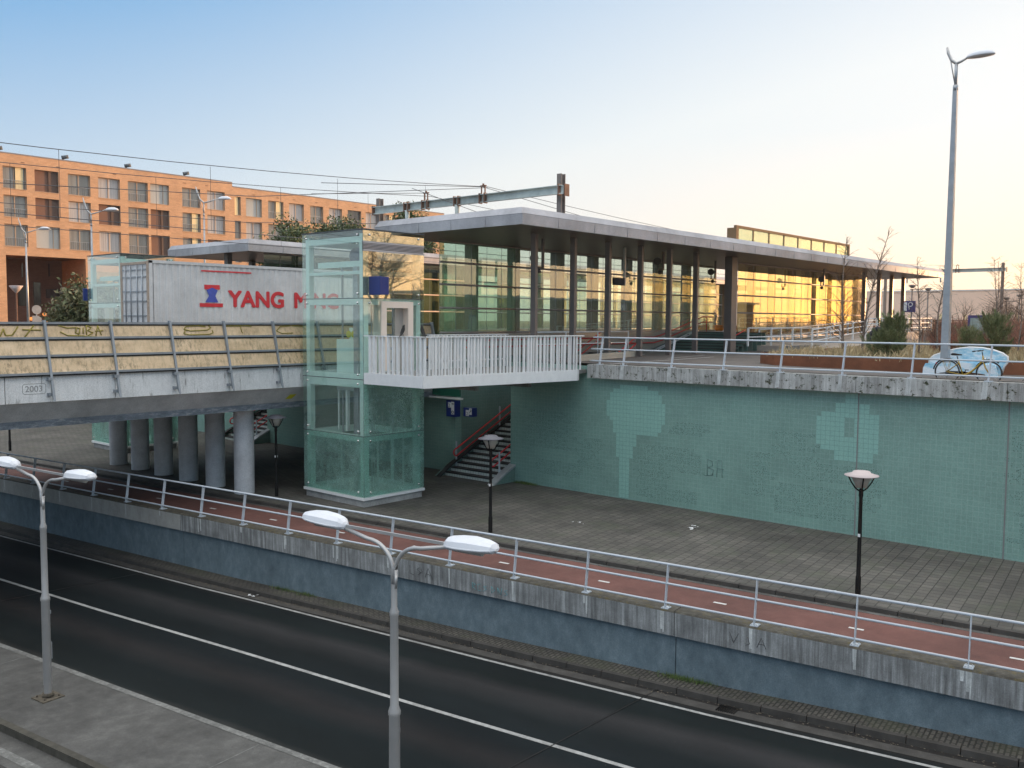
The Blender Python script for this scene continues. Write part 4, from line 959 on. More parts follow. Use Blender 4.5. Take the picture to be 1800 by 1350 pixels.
m = MB(); m.box(17.9,36.2,6.2,31.4,38.3,6.48); m.box(18,37.0,5.9,31.3,37.4,6.2); m.build('frame', M['darksteel'], t)
for x in (19.4,21.2,28.2,30.0):
    m = MB()
    for y in (36.42,37.92): m.tube([(x,y,5.96),(x,y+.12,5.96)], .45, 18)
    m.build('wheelset', M['black'], t)
# ------------------------------------------------------------------ overhead line portals and wires
M['portal'] = m_streak('portal_pale_green_steel', (.46,.52,.50), (.54,.60,.57), (.58,.64,.61), scale=.3, vs=.5, rough=.5)
M['mast'] = m_streak('weathered_mast_steel', (.16,.14,.13), (.21,.185,.17), (.25,.22,.20), scale=.3, vs=.5)
M['rust'] = m_plain('rusty_bracket', (.17,.09,.06), .8, var=.3)
M['wire'] = m_plain('catenary_wire', (.05,.055,.065), .6, bmp=0)
t = thing('catenary_portal', 'overhead line portal with a pale steel beam between two masts behind the station roof', 'portal', (40,39,5.3))
for y, zt in ((31.6,15.05),(46.75,14.95)):
    m = MB(); m.box(39.84,y-.02,5.3,40.16,y+.02,zt); m.box(39.82,y-.16,5.3,39.86,y+.16,zt); m.box(40.14,y-.16,5.3,40.18,y+.16,zt); m.build('mast', M['mast'], t)
m = MB(); m.box(39.68,31.2,13.92,39.72,47.1,14.36); m.box(39.5,31.2,14.34,39.72,47.1,14.38); m.box(39.5,31.2,13.9,39.72,47.1,13.94); bm_ = m.build('beam', M['portal'], t)
for y in (31.4,36.9,37.3,39.05,39.4,41.75,42.2,43.5,43.85,46.9): m = MB(); m.box(39.46,y-.03,13.84,39.74,y+.03,14.44); m.build('clamp', M['rust'], t)
m = MB(); m.box(39.7,31.1,13.8,40.1,31.15,14.45); m.build('end_plate', M['rust'], t)
for y in (37.1,41.95):
    m = MB(); m.box(39.6,y-.17,14.38,39.66,y-.11,14.86); m.box(39.6,y+.11,14.38,39.66,y+.17,14.86); m.box(39.57,y-.22,14.84,39.69,y+.22,14.9); m.tube([(39.63,y,14.9),(39.63,y,15.0)],.06,8); m.build('wire_support', M['rust'], t)
for y in (39.21,43.65):
    m = MB(); m.tube([(39.6,y,12.6),(39.6,y,13.9)], [.10,.15], 8); m.build('drop_arm', M['portal'], t)
c = copy_tree(t, (134,39,5.3), None, 'overhead line portal standing beyond the end of the station roof')
c['group'] = 'overhead line portals'; t['group'] = 'overhead line portals'
c = copy_tree(t, (232,39,5.3), None, 'farthest overhead line portal, small beam low on the horizon near the right edge'); c['group'] = 'overhead line portals'
def sag(a, b, s, n=14):
    return [tuple(a[i]+(b[i]-a[i])*k/n-(s*4*(k/n)*(1-k/n) if i == 2 else 0) for i in range(3)) for k in range(n+1)]
t = thing('overhead_wires', 'thin dark overhead railway wires crossing the sky above the brick building', 'cables', (10,39,12))
wr = MB()
lines = [sag((-30,37.1,14.6),(40,37.1,14.85),1.35), sag((40,37.1,14.85),(134,37.1,14.9),1.3), sag((-30,41.95,14.6),(40,41.95,14.7),1.25), sag((40,41.95,14.7),(134,41.95,14.7),1.2),
         [(-30,37.1,10.92),(28,37.1,10.92),(134,37.1,10.95)], [(-30,41.95,11.2),(27,41.95,12.0),(40,41.95,13.0)],
         [(-30,37.1,10.6),(13.3,37.1,12.0),(24.3,37.1,12.65),(40,37.1,14.8)],[(-30,41.95,10.9),(40,41.95,10.9),(134,41.95,10.9)],
         [(31,41.95,13.9),(39.6,41.95,14.86)], [(28,37.1,13.7),(39.6,37.1,14.8),(55,34,12.5)], [(34,37.1,14.1),(48,38,12.2)]]
for L in lines: wr.tube(L, .016, 4)
for y in (37.1, 41.95):
    for x in (-4,2.5,9,15.5,22,29,35): 
        zt = 14.7-4*1.3*((x+30)/70)*(1-(x+30)/70); wr.tube([(x,y,zt),(x,y,10.92)], .010, 4)
wr.build('wires', M['wire'], t)
# ------------------------------------------------------------------ twin-arm street lamps in the traffic island
M['lamphead'] = m_plain('pale_lamp_housing', (.64,.65,.68), .4, var=.03, bmp=0)
M['polegrey'] = m_plain('aluminium_lamp_pole', (.44,.43,.42), .4, .4, var=.06)
M['earth'] = m_plain('dirt', (.09,.075,.055), .95, var=.4, scale=9)
def twin(label, s, t0, zb):
    b = Q(s,t0,zb); o = thing('street_lamp', label, 'street lamp', b, 'twin arm street lamps on the traffic island')
    o.rotation_euler = (0,0,RANG)        # local x runs along the road
    H = 3.22-zb; m = MB()
    z1 = .52-zb; z2 = 2.18-zb
    m.lathe([(.085,0),(.085,.3),(.095,.32),(.092,z1-.08),(.104,z1-.06),(.104,z1+.0),(.072,z1+.10),(.068,z2-.06),(.076,z2-.04),(.076,z2+.02),(.052,z2+.10),(.050,H-.55)], n=16)
    m.build('pole', M['polegrey'], o, local=True)
    m = MB(); m.box(-.04,-.108,-zb-.95,.04,-.088,-zb-.55); m.box(-.03,-.112,-zb+.12,.02,-.09,-zb+.20); m.build('access_door', M['steel'], o, local=True)
    for sg in (1,-1):
        a = MB(); P = [(0.022*sg,0,H-.62),(.03*sg,0,H-.3)]
        for i in range(9):
            q = i/8; P.append(((.03+.55*q**1.5)*sg,0,H-.3+.42*(1-(1-q)**2)))
        P.append((1.15*sg,0,H+.235)); a.tube(P, .036, 10); ao = a.build('arm', M['polegrey'], o, local=True)
        h = MB(); R_ = []
        for x, wy, zt, zb_ in ((1.10,.03,.03,-.03),(1.13,.09,.07,-.06),(1.22,.15,.13,-.075),(1.45,.205,.15,-.07),(1.75,.215,.155,-.07),(2.05,.19,.125,-.065),(2.22,.13,.09,-.06),(2.28,.05,.02,-.02)):
            x = 1.08+(x-1.1)*.84; zc = H+.27+(x-1.1)*.05
            R_.append([(x*sg, sg*wy*cx, zc+(zt if cz > 0 else -zb_)*cz) for cx, cz in ((1,.12),(.86,.62),(.45,1),(-.45,1),(-.86,.62),(-1,.12),(-1.04,.04),(-1.04,-.12),(-.8,-.6),(-.4,-1),(.4,-1),(.8,-.6),(1.04,-.12),(1.04,.04))])
        h.loft(R_, smooth=False); ho = h.build('lamp_head', M['lamphead'], o, local=True)
        g = MB(); g.tube([(1.25*sg,.0,H+.215),(1.80*sg,0,H+.235)],[.04,.06],8); g.build('lens_rim', M['polegrey'], ho, local=True)
    tb = MB(); tb.beam((-1.1,0,H+.27),(1.1,0,H+.27),.03,.05); tb.build('tie_bar', M['polegrey'], o, local=True)
    p = MB(); p.box(-.26,-.26,-.02,.26,.26,.025); p.tube([(.0,.0,.02),(0,0,.12)], .13, 12)
    for a_ in (-.17,.17):
        for b_ in (-.17,.17): p.tube([(a_,b_,.02),(a_,b_,.07)], .02, 6)
    p.build('base_plate', M['earth'], o, local=True)
    return o
twin('left twin-arm lamp with white lozenge heads and its base plate on the grey traffic island', 23.17, -9.0, zs(23.17)-.131)
twin('centre twin-arm lamp with white lozenge heads in front of the lift tower', 12.41, -9.0, zs(12.41)-.131)
# ------------------------------------------------------------------ black park lamps
M['bowl'] = m_plain('milky_lamp_bowl', (.42,.40,.34), .35, var=.05, bmp=0)
M['disc'] = m_plain('pale_lamp_disc', (.50,.42,.40), .5, var=.05, bmp=0)
M['discshade'] = m_plain('shaded_lamp_disc', (.10,.10,.115), .5, var=.05, bmp=0)  # darker copy of the disc, shade put into its colour
def park(label, x, y, zb=0, disc='disc'):
    o = thing('park_lamp', label, 'lamp post', (x,y,zb), 'black bowl-topped lamp posts')
    m = MB(); m.lathe([(.07,0),(.07,.5),(.055,.55),(.05,1.7),(.045,2.55),(.06,2.62),(.05,2.78)], n=12); m.build('pole', M['black'], o, local=True)
    m = MB(); m.lathe([(.01,2.80),(.13,2.82),(.20,2.98),(.27,3.12),(.01,3.13)], n=18); m.build('lamp_bowl', M['bowl'], o, local=True)
    m = MB(); m.lathe([(.24,3.13),(.42,3.12),(.42,3.14),(.24,3.19),(.2,3.24),(.01,3.245)], n=24); m.build('lamp_cap', M[disc], o, local=True)
    m = MB()
    for k in range(4):
        a = k*math.pi/2+.5; c_, s_ = math.cos(a), math.sin(a); m.tube([(0,0,2.7),(.14*c_,.14*s_,2.80),(.24*c_,.24*s_,2.95),(.33*c_,.33*s_,3.13)], .018, 6)
    m.build('lamp_arm', M['black'], o, local=True)
    m = MB(); m.box(-.056,-.03,1.55,.056,.03,1.63); m.build('label_plate', M['white'], o, local=True)
    return o
park('black park lamp with a pale disc cap before the tiled wall at the right', 23.24, 8.54)
park('black park lamp with a grey disc cap in front of the lower staircase', 22.06, 20.27, 0, 'discshade')
park('black park lamp in the shade beside the glass lift tower', 20.91, 30.75, 0, 'discshade')
park('black park lamp far under the viaduct at the left edge', 18.6, 51.5, 0, 'discshade')
# ------------------------------------------------------------------ tall street lamps with a dish head
def tall(label, x, y, zb, H, arm, r, rz, dish, sq=True, group='tall dish-headed street lamps', reach=.62):
    o = thing('street_lamp', label, 'street lamp', (x,y,zb), group)
    m = MB(); b, tp = r, r*.52
    m.loft([[(b,b,0),(-b,b,0),(-b,-b,0),(b,-b,0)],[(tp,tp,H-.75),(-tp,tp,H-.75),(-tp,-tp,H-.75),(tp,-tp,H-.75)]] if sq else
           [[(b*math.cos(k*.785),b*math.sin(k*.785),0) for k in range(8)],[(tp*math.cos(k*.785),tp*math.sin(k*.785),H-.75) for k in range(8)]], smooth=not sq)
    m.tube([(0,0,H-.75),(0,0,H+.05)], r*.42, 8); m.tube([(0,0,H-.85),(0,0,H-.68)], r*.66, 8); m.build('pole', M['steel'], o, local=True)
    m = MB(); k = arm
    m.tube([(-.32*k,0,H+.62*k),(-.28*k,0,H+.42*k),(-.16*k,0,H+.15*k),(0,0,H+.02),(.4*reach*k,0,H+.06*k),(reach*k,0,H+.16*k)],[.03,.045,.05,.055,.045,.035],8); m.tube([(-.26*k,0,H+.5*k),(-.03,0,H-.62)], .018, 6); m.build('arm', M['polegrey'], o, local=True)
    m = MB(); xc = reach*k+dish*.85; zc = H+.13*k+.02
    m.loft([[(xc+dish*q*math.cos(a*.3927), dish*.5*q*math.sin(a*.3927), zc+h*dish) for a in range(16)] for q, h in ((.02,.36),(.45,.33),(.8,.20),(1,0),(.97,-.05),(.5,-.10),(.02,-.11))])
    m.build('lamp_head', M['lamphead'], o, local=True)
    o.rotation_euler = (0,0,rz); return o
tall('very tall street lamp with a square pole behind the yellow bicycle', 32.7, 9.36, 5.3, 10.2, .95, .125, R(-90), .45, reach=.36)
tall('slim street lamp at far left in front of the brick building', 33.1, 86.5, 5.3, 9.2, 2.2, .13, R(-60), .62, False)
tall('slim street lamp beside the far lift tower in front of the brick building', 30.6, 68.0, 5.3, 9.3, 2.0, .115, R(-60), .55, False)
tall('slim street lamp in front of the brick building just left of the second station roof', 32.4, 55.5, 5.3, 9.3, 1.75, .095, R(-60), .48, False)
# ------------------------------------------------------------------ brick apartment building
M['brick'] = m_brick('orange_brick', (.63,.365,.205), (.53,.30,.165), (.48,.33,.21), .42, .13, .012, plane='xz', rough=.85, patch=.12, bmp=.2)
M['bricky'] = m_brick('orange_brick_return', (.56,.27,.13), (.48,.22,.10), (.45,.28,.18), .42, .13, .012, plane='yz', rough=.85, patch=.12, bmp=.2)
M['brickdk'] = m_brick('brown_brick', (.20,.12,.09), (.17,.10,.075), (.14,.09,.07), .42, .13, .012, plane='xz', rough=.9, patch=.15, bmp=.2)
M['wframe'] = m_plain('tan_window_frame', (.48,.33,.22), .5, var=.04, bmp=0)
def pane(name, c1, c2, folds):
    m, nt, bs = new_mat(name); v = pos(nt, (folds,1,.12))
    nt.links.new(ramp(nt, noise(nt, v, 1.0, 3), [(.35,c1),(.65,c2)]), bs.inputs['Base Color']); bs.inputs['Roughness'].default_value = .12
    bs.inputs['Specular IOR Level'].default_value = .9; return m
M['pgrey'] = pane('window_grey_room', (.16,.16,.15), (.25,.25,.23), 2.5)
M['pcurt'] = pane('window_net_curtain', (.30,.29,.29), (.50,.48,.47), 14)
M['ppale'] = pane('window_pale_reflection', (.36,.37,.36), (.42,.43,.41), 1)
M['pdark'] = pane('window_dark_room', (.05,.055,.06), (.09,.10,.10), 2)
M['shut'] = m_plain('brown_blind', (.17,.085,.055), .6, var=.06); M['shutd'] = m_plain('dark_brown_blind', (.10,.06,.045), .6, var=.06)
M['yshut_glint'] = m_plain('cream_screen_and_sun_glint', (.78,.62,.34), .6, var=.04)
t = thing('apartment_building', 'long orange brick apartment building with rows of wide windows and a dark passage through it', 'building', (60,100,5.3))
WIN = []
r1, r2, r3 = (20.05,22.25), (17.2,19.38), (14.25,16.48)
q1, q2, q3 = (19.7,21.92), (16.85,19.0), (13.95,16.1)
cx = [(36.25,38.5),(39.3,41.7),(42.65,45.0),(45.85,48.25),(49.15,51.46),(51.75,54.0),(55.62,57.93),(58.82,61.17)]
ty = ['YSWCWPWC','WSCSWSYC','WPWCWSYS']
for rr, tt in zip((r1,r2,r3), ty):
    for (a, b), c in zip(cx, tt): WIN.append((a,b,rr[0],rr[1],c))
cx2 = [(62.5,63.35),(64.07,66.34),(67.25,69.53),(70.39,72.68),(73.67,75.77),(76.7,78.89),(79.86,82.2),(83.0,85.2),(86.2,88.4),(89.3,91.5),(92.5,94.7)]
ty2 = ['YPYCWCBCYWC','GCWPWCWSWCC','GWPCWSWCWWC']
for rr, tt in zip((q1,q2,q3), ty2):
    for (a, b), c in zip(cx2, tt): WIN.append((a,b,rr[0],rr[1],c))
def facade(x0, x1, z0, z1, wins, extra, Y=100):
    op = [(a,b,c,d) for a,b,c,d,_ in wins if a >= x0 and b <= x1]+extra
    X = sorted({x0,x1}|{v for o in op for v in (max(o[0],x0),min(o[1],x1))}); Z = sorted({z0,z1}|{v for o in op for v in (max(o[2],z0),min(o[3],z1))})
    m = MB()
    for a, b in zip(X[:-1], X[1:]):
        for c, d in zip(Z[:-1], Z[1:]):
            mx, mz = (a+b)/2, (c+d)/2
            if not any(o[0] < mx < o[1] and o[2] < mz < o[3] for o in op): m.face([(a,Y,c),(b,Y,c),(b,Y,d),(a,Y,d)])
    return m
m = facade(16, 62.2, 5.3, 23.58, WIN, [(36.3,44.3,5.3,13.35)])
m2 = facade(62.2, 98.2, 5.3, 23.1, WIN, [])
m.f += [tuple(i+len(m.v) for i in f) for f in m2.f]; m.sm += m2.sm; m.v += m2.v
m.face([(62.2,100,23.1),(62.2,100,23.58),(62.2,114,23.58),(62.2,114,23.1)]); m.build('front_wall', M['brick'], t)
m = MB(); m.box(16,100.0,23.58,62.2,114,23.6); m.box(62.2,100,23.1,98.2,114,23.12); m.box(16,99.97,23.50,62.2,100.0,23.62); m.box(62.2,99.97,23.02,98.2,100.0,23.14); m.build('roof', M['roofjoint'], t)
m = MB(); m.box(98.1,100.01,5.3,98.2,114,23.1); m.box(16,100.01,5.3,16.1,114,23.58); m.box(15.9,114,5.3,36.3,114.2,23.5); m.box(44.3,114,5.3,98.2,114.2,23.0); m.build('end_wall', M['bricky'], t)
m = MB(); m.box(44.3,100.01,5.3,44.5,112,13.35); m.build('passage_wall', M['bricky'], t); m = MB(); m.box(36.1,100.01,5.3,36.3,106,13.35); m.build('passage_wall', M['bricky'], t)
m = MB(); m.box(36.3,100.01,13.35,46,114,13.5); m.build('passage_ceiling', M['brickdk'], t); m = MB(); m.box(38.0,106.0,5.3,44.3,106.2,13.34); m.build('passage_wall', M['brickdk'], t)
m = MB(); m.box(39.6,105.9,8.3,40.6,106.0,11.0-.4); m.box(41.2,105.9,6.2,41.9,106,10.9); m.box(42.5,105.9,9.2,44.2,106,10.2); m.box(40.0,105.93,11.4,40.15,105.99,12.9); m.box(42.8,105.93,11.6,42.95,105.99,13.0); m.build('passage_window', M['pdark'], t)
M['lampglow'] = None
mm, nt_, bs_ = new_mat('lit_orange_lamp'); bs_.inputs['Base Color'].default_value = (.9,.4,.1,1); bs_.inputs['Emission Color'].default_value = (1,.33,.08,1); bs_.inputs['Emission Strength'].default_value = .7; M['lampglow'] = mm
m = MB()
for x, z in ((40.6,6.9),(42.0,7.4),(42.3,6.7)): m.ball((x,105.2,z), .28, 8, (1,1,.7))
m.build('passage_lamp', M['lampglow'], t)
for (a, b, c, d, ty_) in WIN:
    Y = 100.0; dp = .32
    f = MB(); w_ = .07; yf = Y+dp
    for x in (a,b): f.face([(x,Y,c),(x,Y+dp+.1,c),(x,Y+dp+.1,d),(x,Y,d)])
    f.face([(a,Y,c),(b,Y,c),(b,Y+dp+.1,c),(a,Y+dp+.1,c)]); f.face([(a,Y,d),(b,Y,d),(b,Y+dp+.1,d),(a,Y+dp+.1,d)])
    f.box(a,Y-.05,c-.06,b,Y+.06,c-.002)
    if ty_ in 'YWC':
        for x in (a+.002,(a+b)/2-w_/2,b-w_-.002): f.box(x,yf-.05,c+.002,x+w_,yf,d-.002)
        f.box(a+w_,yf-.049,d-w_,b-w_,yf-.001,d-.003); f.box(a+w_,yf-.049,c+.003,b-w_,yf-.001,c+w_)
    elif ty_ == 'P': f.box(b-.62,yf-.05,c,b-.56,yf,d)
    fo = f.build('window', M['wframe'], t)
    p = MB()
    mt = {'W':M['pgrey'],'C':M['pcurt'],'P':M['ppale'],'Y':M['pgrey'],'G':M['pgrey'],'S':M['shut'],'B':M['pdark']}[ty_]
    p.box(a,yf+.01,c,b,yf+.03,d); p.build('pane', mt, fo)
    if ty_ == 'Y':
        p = MB(); s0 = a+.55*(b-a) if b-a > 1.5 else a+.1
        p.box(s0,yf-.16,c+.02,b-.28,yf-.12,d-.02); p.build('screen', M['yshut_glint'], fo)
    if ty_ == 'S':
        p = MB(); p.box(a+.6*(b-a),yf-.10,c+.01,b-.02,yf-.06,d-.01); p.build('screen', M['shutd'], fo)
    if ty_ in 'WB' or (ty_ == 'Y' and b-a > 1.5):
        p = MB(); p.box(a,Y+.1,c+.85,b,Y+.14,c+.89)
        for k in range(11): p.box(a+.1+(b-a-.2)*k/10,Y+.11,c+.05,a+.12+(b-a-.2)*k/10,Y+.13,c+.85)
        p.build('balustrade', M['steel'], fo)
g = MB()
for x in (35.9,42.4,49.2,56.2): g.tube([(x-.1,100.6,23.9),(x+.5,100.3,24.05)], .20, 10); g.tube([(x+.1,100.5,23.6),(x+.1,100.5,23.9)], .05, 6)
g.build('roof_vent', M['darksteel'], t)
v = MB()
for x in (38,41.5,47.5,55.8,58.6,65,68.5,71,74.5,78,81): v.box(x,99.96,22.75 if x < 62 else 22.35,x+.35,100,22.80 if x < 62 else 22.40)
v.build('wall_vent', M['shutd'], t)
M['render'] = m_plain('grey_render', (.30,.31,.32), .8)
t = thing('apartment_block', 'grey apartment block with balconies glimpsed through the brick passage', 'building', (40,150,5.3))
m = MB(); m.box(30,150,5.3,62,160,24); m.build('wall', M['render'], t)
m = MB()
for z in (7.5,10.2,12.9,15.6): m.box(30,148.8,z,62,150,z+1.0)
m.build('balcony', M['white'], t)
m = MB()
for z in (8.6,11.3,14.0): 
    for x in range(31,61,5): m.box(x,149.97,z,x+2.2,150,z+1.5)
m.build('window', M['pdark'], t)
# street things in front of the passage
t = thing('park_lamp', 'bowl-topped lamp post with a bronze glow near the brick pillar', 'lamp post', (34.2,92,5.3), 'black bowl-topped lamp posts')
m = MB(); m.lathe([(.09,0),(.08,4.0)], n=8); m.build('pole', M['rust'], t, local=True)
m = MB(); m.lathe([(.05,4.0),(.35,4.3),(.62,4.7),(.5,4.72),(.25,4.4),(.02,4.25)], n=12); m.build('lamp_bowl', M['disc'], t, local=True)
t = thing('traffic_sign', 'round grey back of a road sign standing before the passage', 'sign', (34.4,88,5.3))
m = MB(); m.tube([(34.4,88,5.3),(34.4,88,8.0)], .05, 6); m.build('pole', M['steel'], t)
m = MB(); m.tube([(34.4,87.92,7.75),(34.4,87.96,7.75)], .42, 16); m.box(34.0,87.9,6.2,34.8,87.96,7.2); m.build('sign_plate', M['steel'], t)
# ------------------------------------------------------------------ trees
M['bark'] = m_plain('bark', (.10,.075,.055), .9, var=.4, scale=6, stretch=(1,1,.3), bmp=.4)
M['birch'] = m_plain('birch_bark', (.20,.155,.125), .8, var=.45, scale=5, stretch=(.6,.6,3), bmp=.1)
M['twig'] = m_plain('brown_twigs', (.09,.055,.038), .9, var=.3, bmp=0)
M['twigred'] = m_plain('red_brown_twigs', (.27,.12,.08), .9, var=.3, bmp=0)
def m_leaf(name, c1, c2, c3):
    m, nt, bs = new_mat(name); f = noise(nt, pos(nt), 2.2, 3)
    g = nn(nt,'ShaderNodeNewGeometry')
    c = ramp(nt, f, [(.3,c1),(.5,c2),(.72,c3)])
    r_ = ramp(nt, g.outputs['Random Per Island'], [(0,(.7,)*3),(1,(1.35,)*3)])
    nt.links.new(mix(nt,1.0,c,r_,'MULTIPLY'), bs.inputs['Base Color']); bs.inputs['Roughness'].default_value = .6
    bs.inputs['Transmission Weight'].default_value = 0; return m
M['leaf'] = m_leaf('evergreen_leaves', (.035,.065,.02), (.065,.10,.03), (.12,.13,.045))
M['leafb'] = m_leaf('russet_green_leaves', (.06,.09,.03), (.13,.13,.05), (.24,.16,.07))
M['blos'] = m_leaf('pale_seed_heads', (.35,.33,.28), (.45,.42,.36), (.5,.48,.42))
M['needle'] = m_leaf('broom_foliage', (.085,.115,.045), (.14,.165,.065), (.21,.215,.10))
M['straw'] = m_leaf('dry_grass', (.33,.235,.12), (.46,.35,.19), (.58,.46,.28))
M['grassg'] = m_leaf('green_grass', (.05,.09,.02), (.08,.13,.03), (.12,.16,.05))
def limbs(m, tips, p, d, L, r, lvl, rnd, sides=5, up=.15, spread=.6, kids=3):
    n = 4; pts = [p]; rs = [r]; dd = d.copy()
    for i in range(n):
        dd = (dd+Vector((rnd.gauss(0,.12),rnd.gauss(0,.12),rnd.gauss(0,.08)+up*.12))).normalized()
        pts.append(pts[-1]+dd*(L/n)); rs.append(r*(1-.5*(i+1)/n))
    m.tube([tuple(q) for q in pts], rs, sides if r > .02 else 3, caps=False)
    if lvl == 0: tips.append((pts[-1], dd)); tips.append((pts[2], dd)); return
    for k in range(kids+(1 if lvl > 2 else 0)):
        f = rnd.uniform(.35,1); i = min(n-1, int(f*n)); b = pts[i]+(pts[i+1]-pts[i])*(f*n-i)
        a = rnd.uniform(0,6.28); side = Vector((math.cos(a),math.sin(a),rnd.uniform(-.1,.5)))
        limbs(m, tips, b, (dd*(1-spread)+side*spread).normalized(), L*rnd.uniform(.55,.8), rs[i+1]*.72, lvl-1, rnd, sides, up, spread, kids)
    limbs(m, tips, pts[-1], dd, L*.65, rs[-1], lvl-1, rnd, sides, up, spread, kids)
def leaves(m, c, n, sp, size, rnd, flat=1.0):
    for _ in range(n):
        q = Vector((rnd.gauss(0,sp),rnd.gauss(0,sp),rnd.gauss(0,sp*flat)))+c
        a = Vector((rnd.gauss(0,1),rnd.gauss(0,1),rnd.gauss(0,1))).normalized(); b = a.cross(Vector((rnd.gauss(0,1),rnd.gauss(0,1),rnd.gauss(0,1)))).normalized()
        s_ = size*rnd.uniform(.6,1.3); m.face([q-a*s_, q-b*s_*.45, q+a*s_, q+b*s_*.45])
def tree(name, label, base, H, trunk_h, r, lvl, seed, leaf=None, nl=14, lsz=.16, lsp=.3, group=None, barkm='bark', spread=.6, kids=3, up=.15, lean=(0,0), crown_scale=.36, twigm=None):
    rnd = random.Random(seed); t = thing(name, label, 'tree', base, group)
    m = MB(); b = Vector(base); top = b+Vector((lean[0],lean[1],trunk_h))
    m.tube([tuple(b), tuple(b+(top-b)*.3+Vector((.03,0,0))), tuple(b+(top-b)*.7), tuple(top)], [r*1.25,r,r*.85,r*.7], 8); m.build('trunk', M[barkm], t)
    c = MB(); tips = []
    for k in range(4 if lvl > 1 else 3):
        a = k*1.7+rnd.uniform(-.4,.4); d = Vector((math.cos(a)*spread,math.sin(a)*spread,1-.3*spread)).normalized()
        limbs(c, tips, top-(top-b)*rnd.uniform(0,.3), d, H*crown_scale, r*.55, lvl, rnd, 5, up, spread, kids)
    limbs(c, tips, top, (top-b).normalized(), H*crown_scale, r*.65, lvl, rnd, 5, up, spread, kids)
    co = c.build('crown' if not leaf else 'branches', M[twigm or barkm], t)
    if leaf:
        l = MB()
        for q, d in tips: leaves(l, q, nl, lsp, lsz, rnd)
        l.build('crown', M[leaf], t)
    return t
tree('evergreen_tree', 'bushy green and russet tree beside the far glass lift tower', (27.9,63,0), 10.2, 5.2, .2, 2, 4, 'leafb', 70, .17, .38, crown_scale=.20, spread=.40)
for i, (x, y, h, lab, sd) in enumerate(((42.4,60.5,9.8,'widest dark green tree with pale seed heads, left of the lift tower roof',5),(48.6,61,10.4,'green tree crown peeking up just left behind the glass lift tower roof',6),(54.8,61,11.4,'tree crown showing behind the left end of the pale portal beam',8))):
    tree('evergreen_tree', lab, (x,y,5.3), h, h-4.3, .17, 2, sd, 'leaf', 80, .14, .36, 'trees behind the second station hall', crown_scale=.185)
    tt_ = [o for o in bpy.data.objects if o.get('label') == lab][0]; l = MB(); rnd = random.Random(sd)
    for _ in range(160):
        leaves(l, Vector((x+rnd.gauss(0,.9),y-.9+rnd.gauss(0,.5),5.3+h-1.8+rnd.gauss(0,.5))), 3, .12, .07, rnd)
    l.build('seed_heads', M['blos'], tt_)
# ------------------------------------------------------------------ upper level: planter, bench, bicycle, ramp
M['corten'] = m_streak('corten_steel', (.17,.060,.028), (.22,.078,.036), (.26,.095,.045), scale=.25, vs=.8, grain=False)
M['soil'] = m_plain('planter_soil', (.09,.065,.04), .95, var=.4, scale=6, bmp=.5)
PL = [(34.35,16.2),(33.85,14.2),(33.45,12.2),(33.15,10.2),(33.4,8.6),(34.1,7.2),(34.6,5),(35,1),(36,-8),(62,-8),(62,17.5),(52,17.5),(42,18.4),(35.5,17.4)]
t = thing('planter', 'long curved rusty corten steel planter edge behind the bench and bicycle', 'planter', (34,12,5.3))
m = MB()
for a, b in zip(PL, PL[1:]+PL[:1]):
    d = Vector((b[0]-a[0],b[1]-a[1],0)).normalized(); n = Vector((-d.y,d.x,0))*.02
    m.hexa([(a[0],a[1],5.1),(b[0],b[1],5.1),(b[0]+n.x,b[1]+n.y,5.1),(a[0]+n.x,a[1]+n.y,5.1),(a[0],a[1],5.74),(b[0],b[1],5.74),(b[0]+n.x,b[1]+n.y,5.74),(a[0]+n.x,a[1]+n.y,5.74)])
m.build('steel_edge', M['corten'], t)
m = MB(); m.face([(x,y,5.64) for x,y in PL]); m.build('soil', M['soil'], t)
def inpl(x, y):
    c = False
    for a, b in zip(PL, PL[1:]+PL[:1]):
        if (a[1] > y) != (b[1] > y) and x < (b[0]-a[0])*(y-a[1])/(b[1]-a[1])+a[0]: c = not c
    return c
def blade(m, x, y, z, h, rnd, w=.012, lean=.35):
    a = rnd.uniform(0,6.28); l = rnd.gauss(0,lean)*h; ca, sa = math.cos(a), math.sin(a)
    m.face([(x-w*sa,y+w*ca,z),(x+w*sa,y-w*ca,z),(x+ca*l*.4+w*.6*sa,y+sa*l*.4-w*.6*ca,z+h*.6),(x+ca*l,y+sa*l,z+h)])
rnd = random.Random(21); m = MB(); g = MB()
for _ in range(900):
    x = 33.2+rnd.random()**1.6*24; y = rnd.uniform(-2,17.5)
    if not inpl(x,y) or not inpl(x-.25,y): continue
    hh = rnd.uniform(.12,.45)
    for k in range(38):
        blade(m, x+rnd.gauss(0,.22), y+rnd.gauss(0,.22), 5.64, hh*rnd.uniform(.5,1.2), rnd)
for _ in range(4500):
    y = rnd.gauss(12.2,1.1) if rnd.random() < .5 else rnd.gauss(6.5,1.2); x = 33.6+rnd.random()*1.6
    if inpl(x,y): blade(g, x, y, 5.64, rnd.uniform(.05,.16), rnd, .012)
tag(m.build('dry_grass', M['straw']), 'dry straw-coloured grass growing in the corten planter', 'grass', kind='stuff')
tag(g.build('green_grass', M['grassg']), 'short green grass at the planter edge', 'grass', kind='stuff')
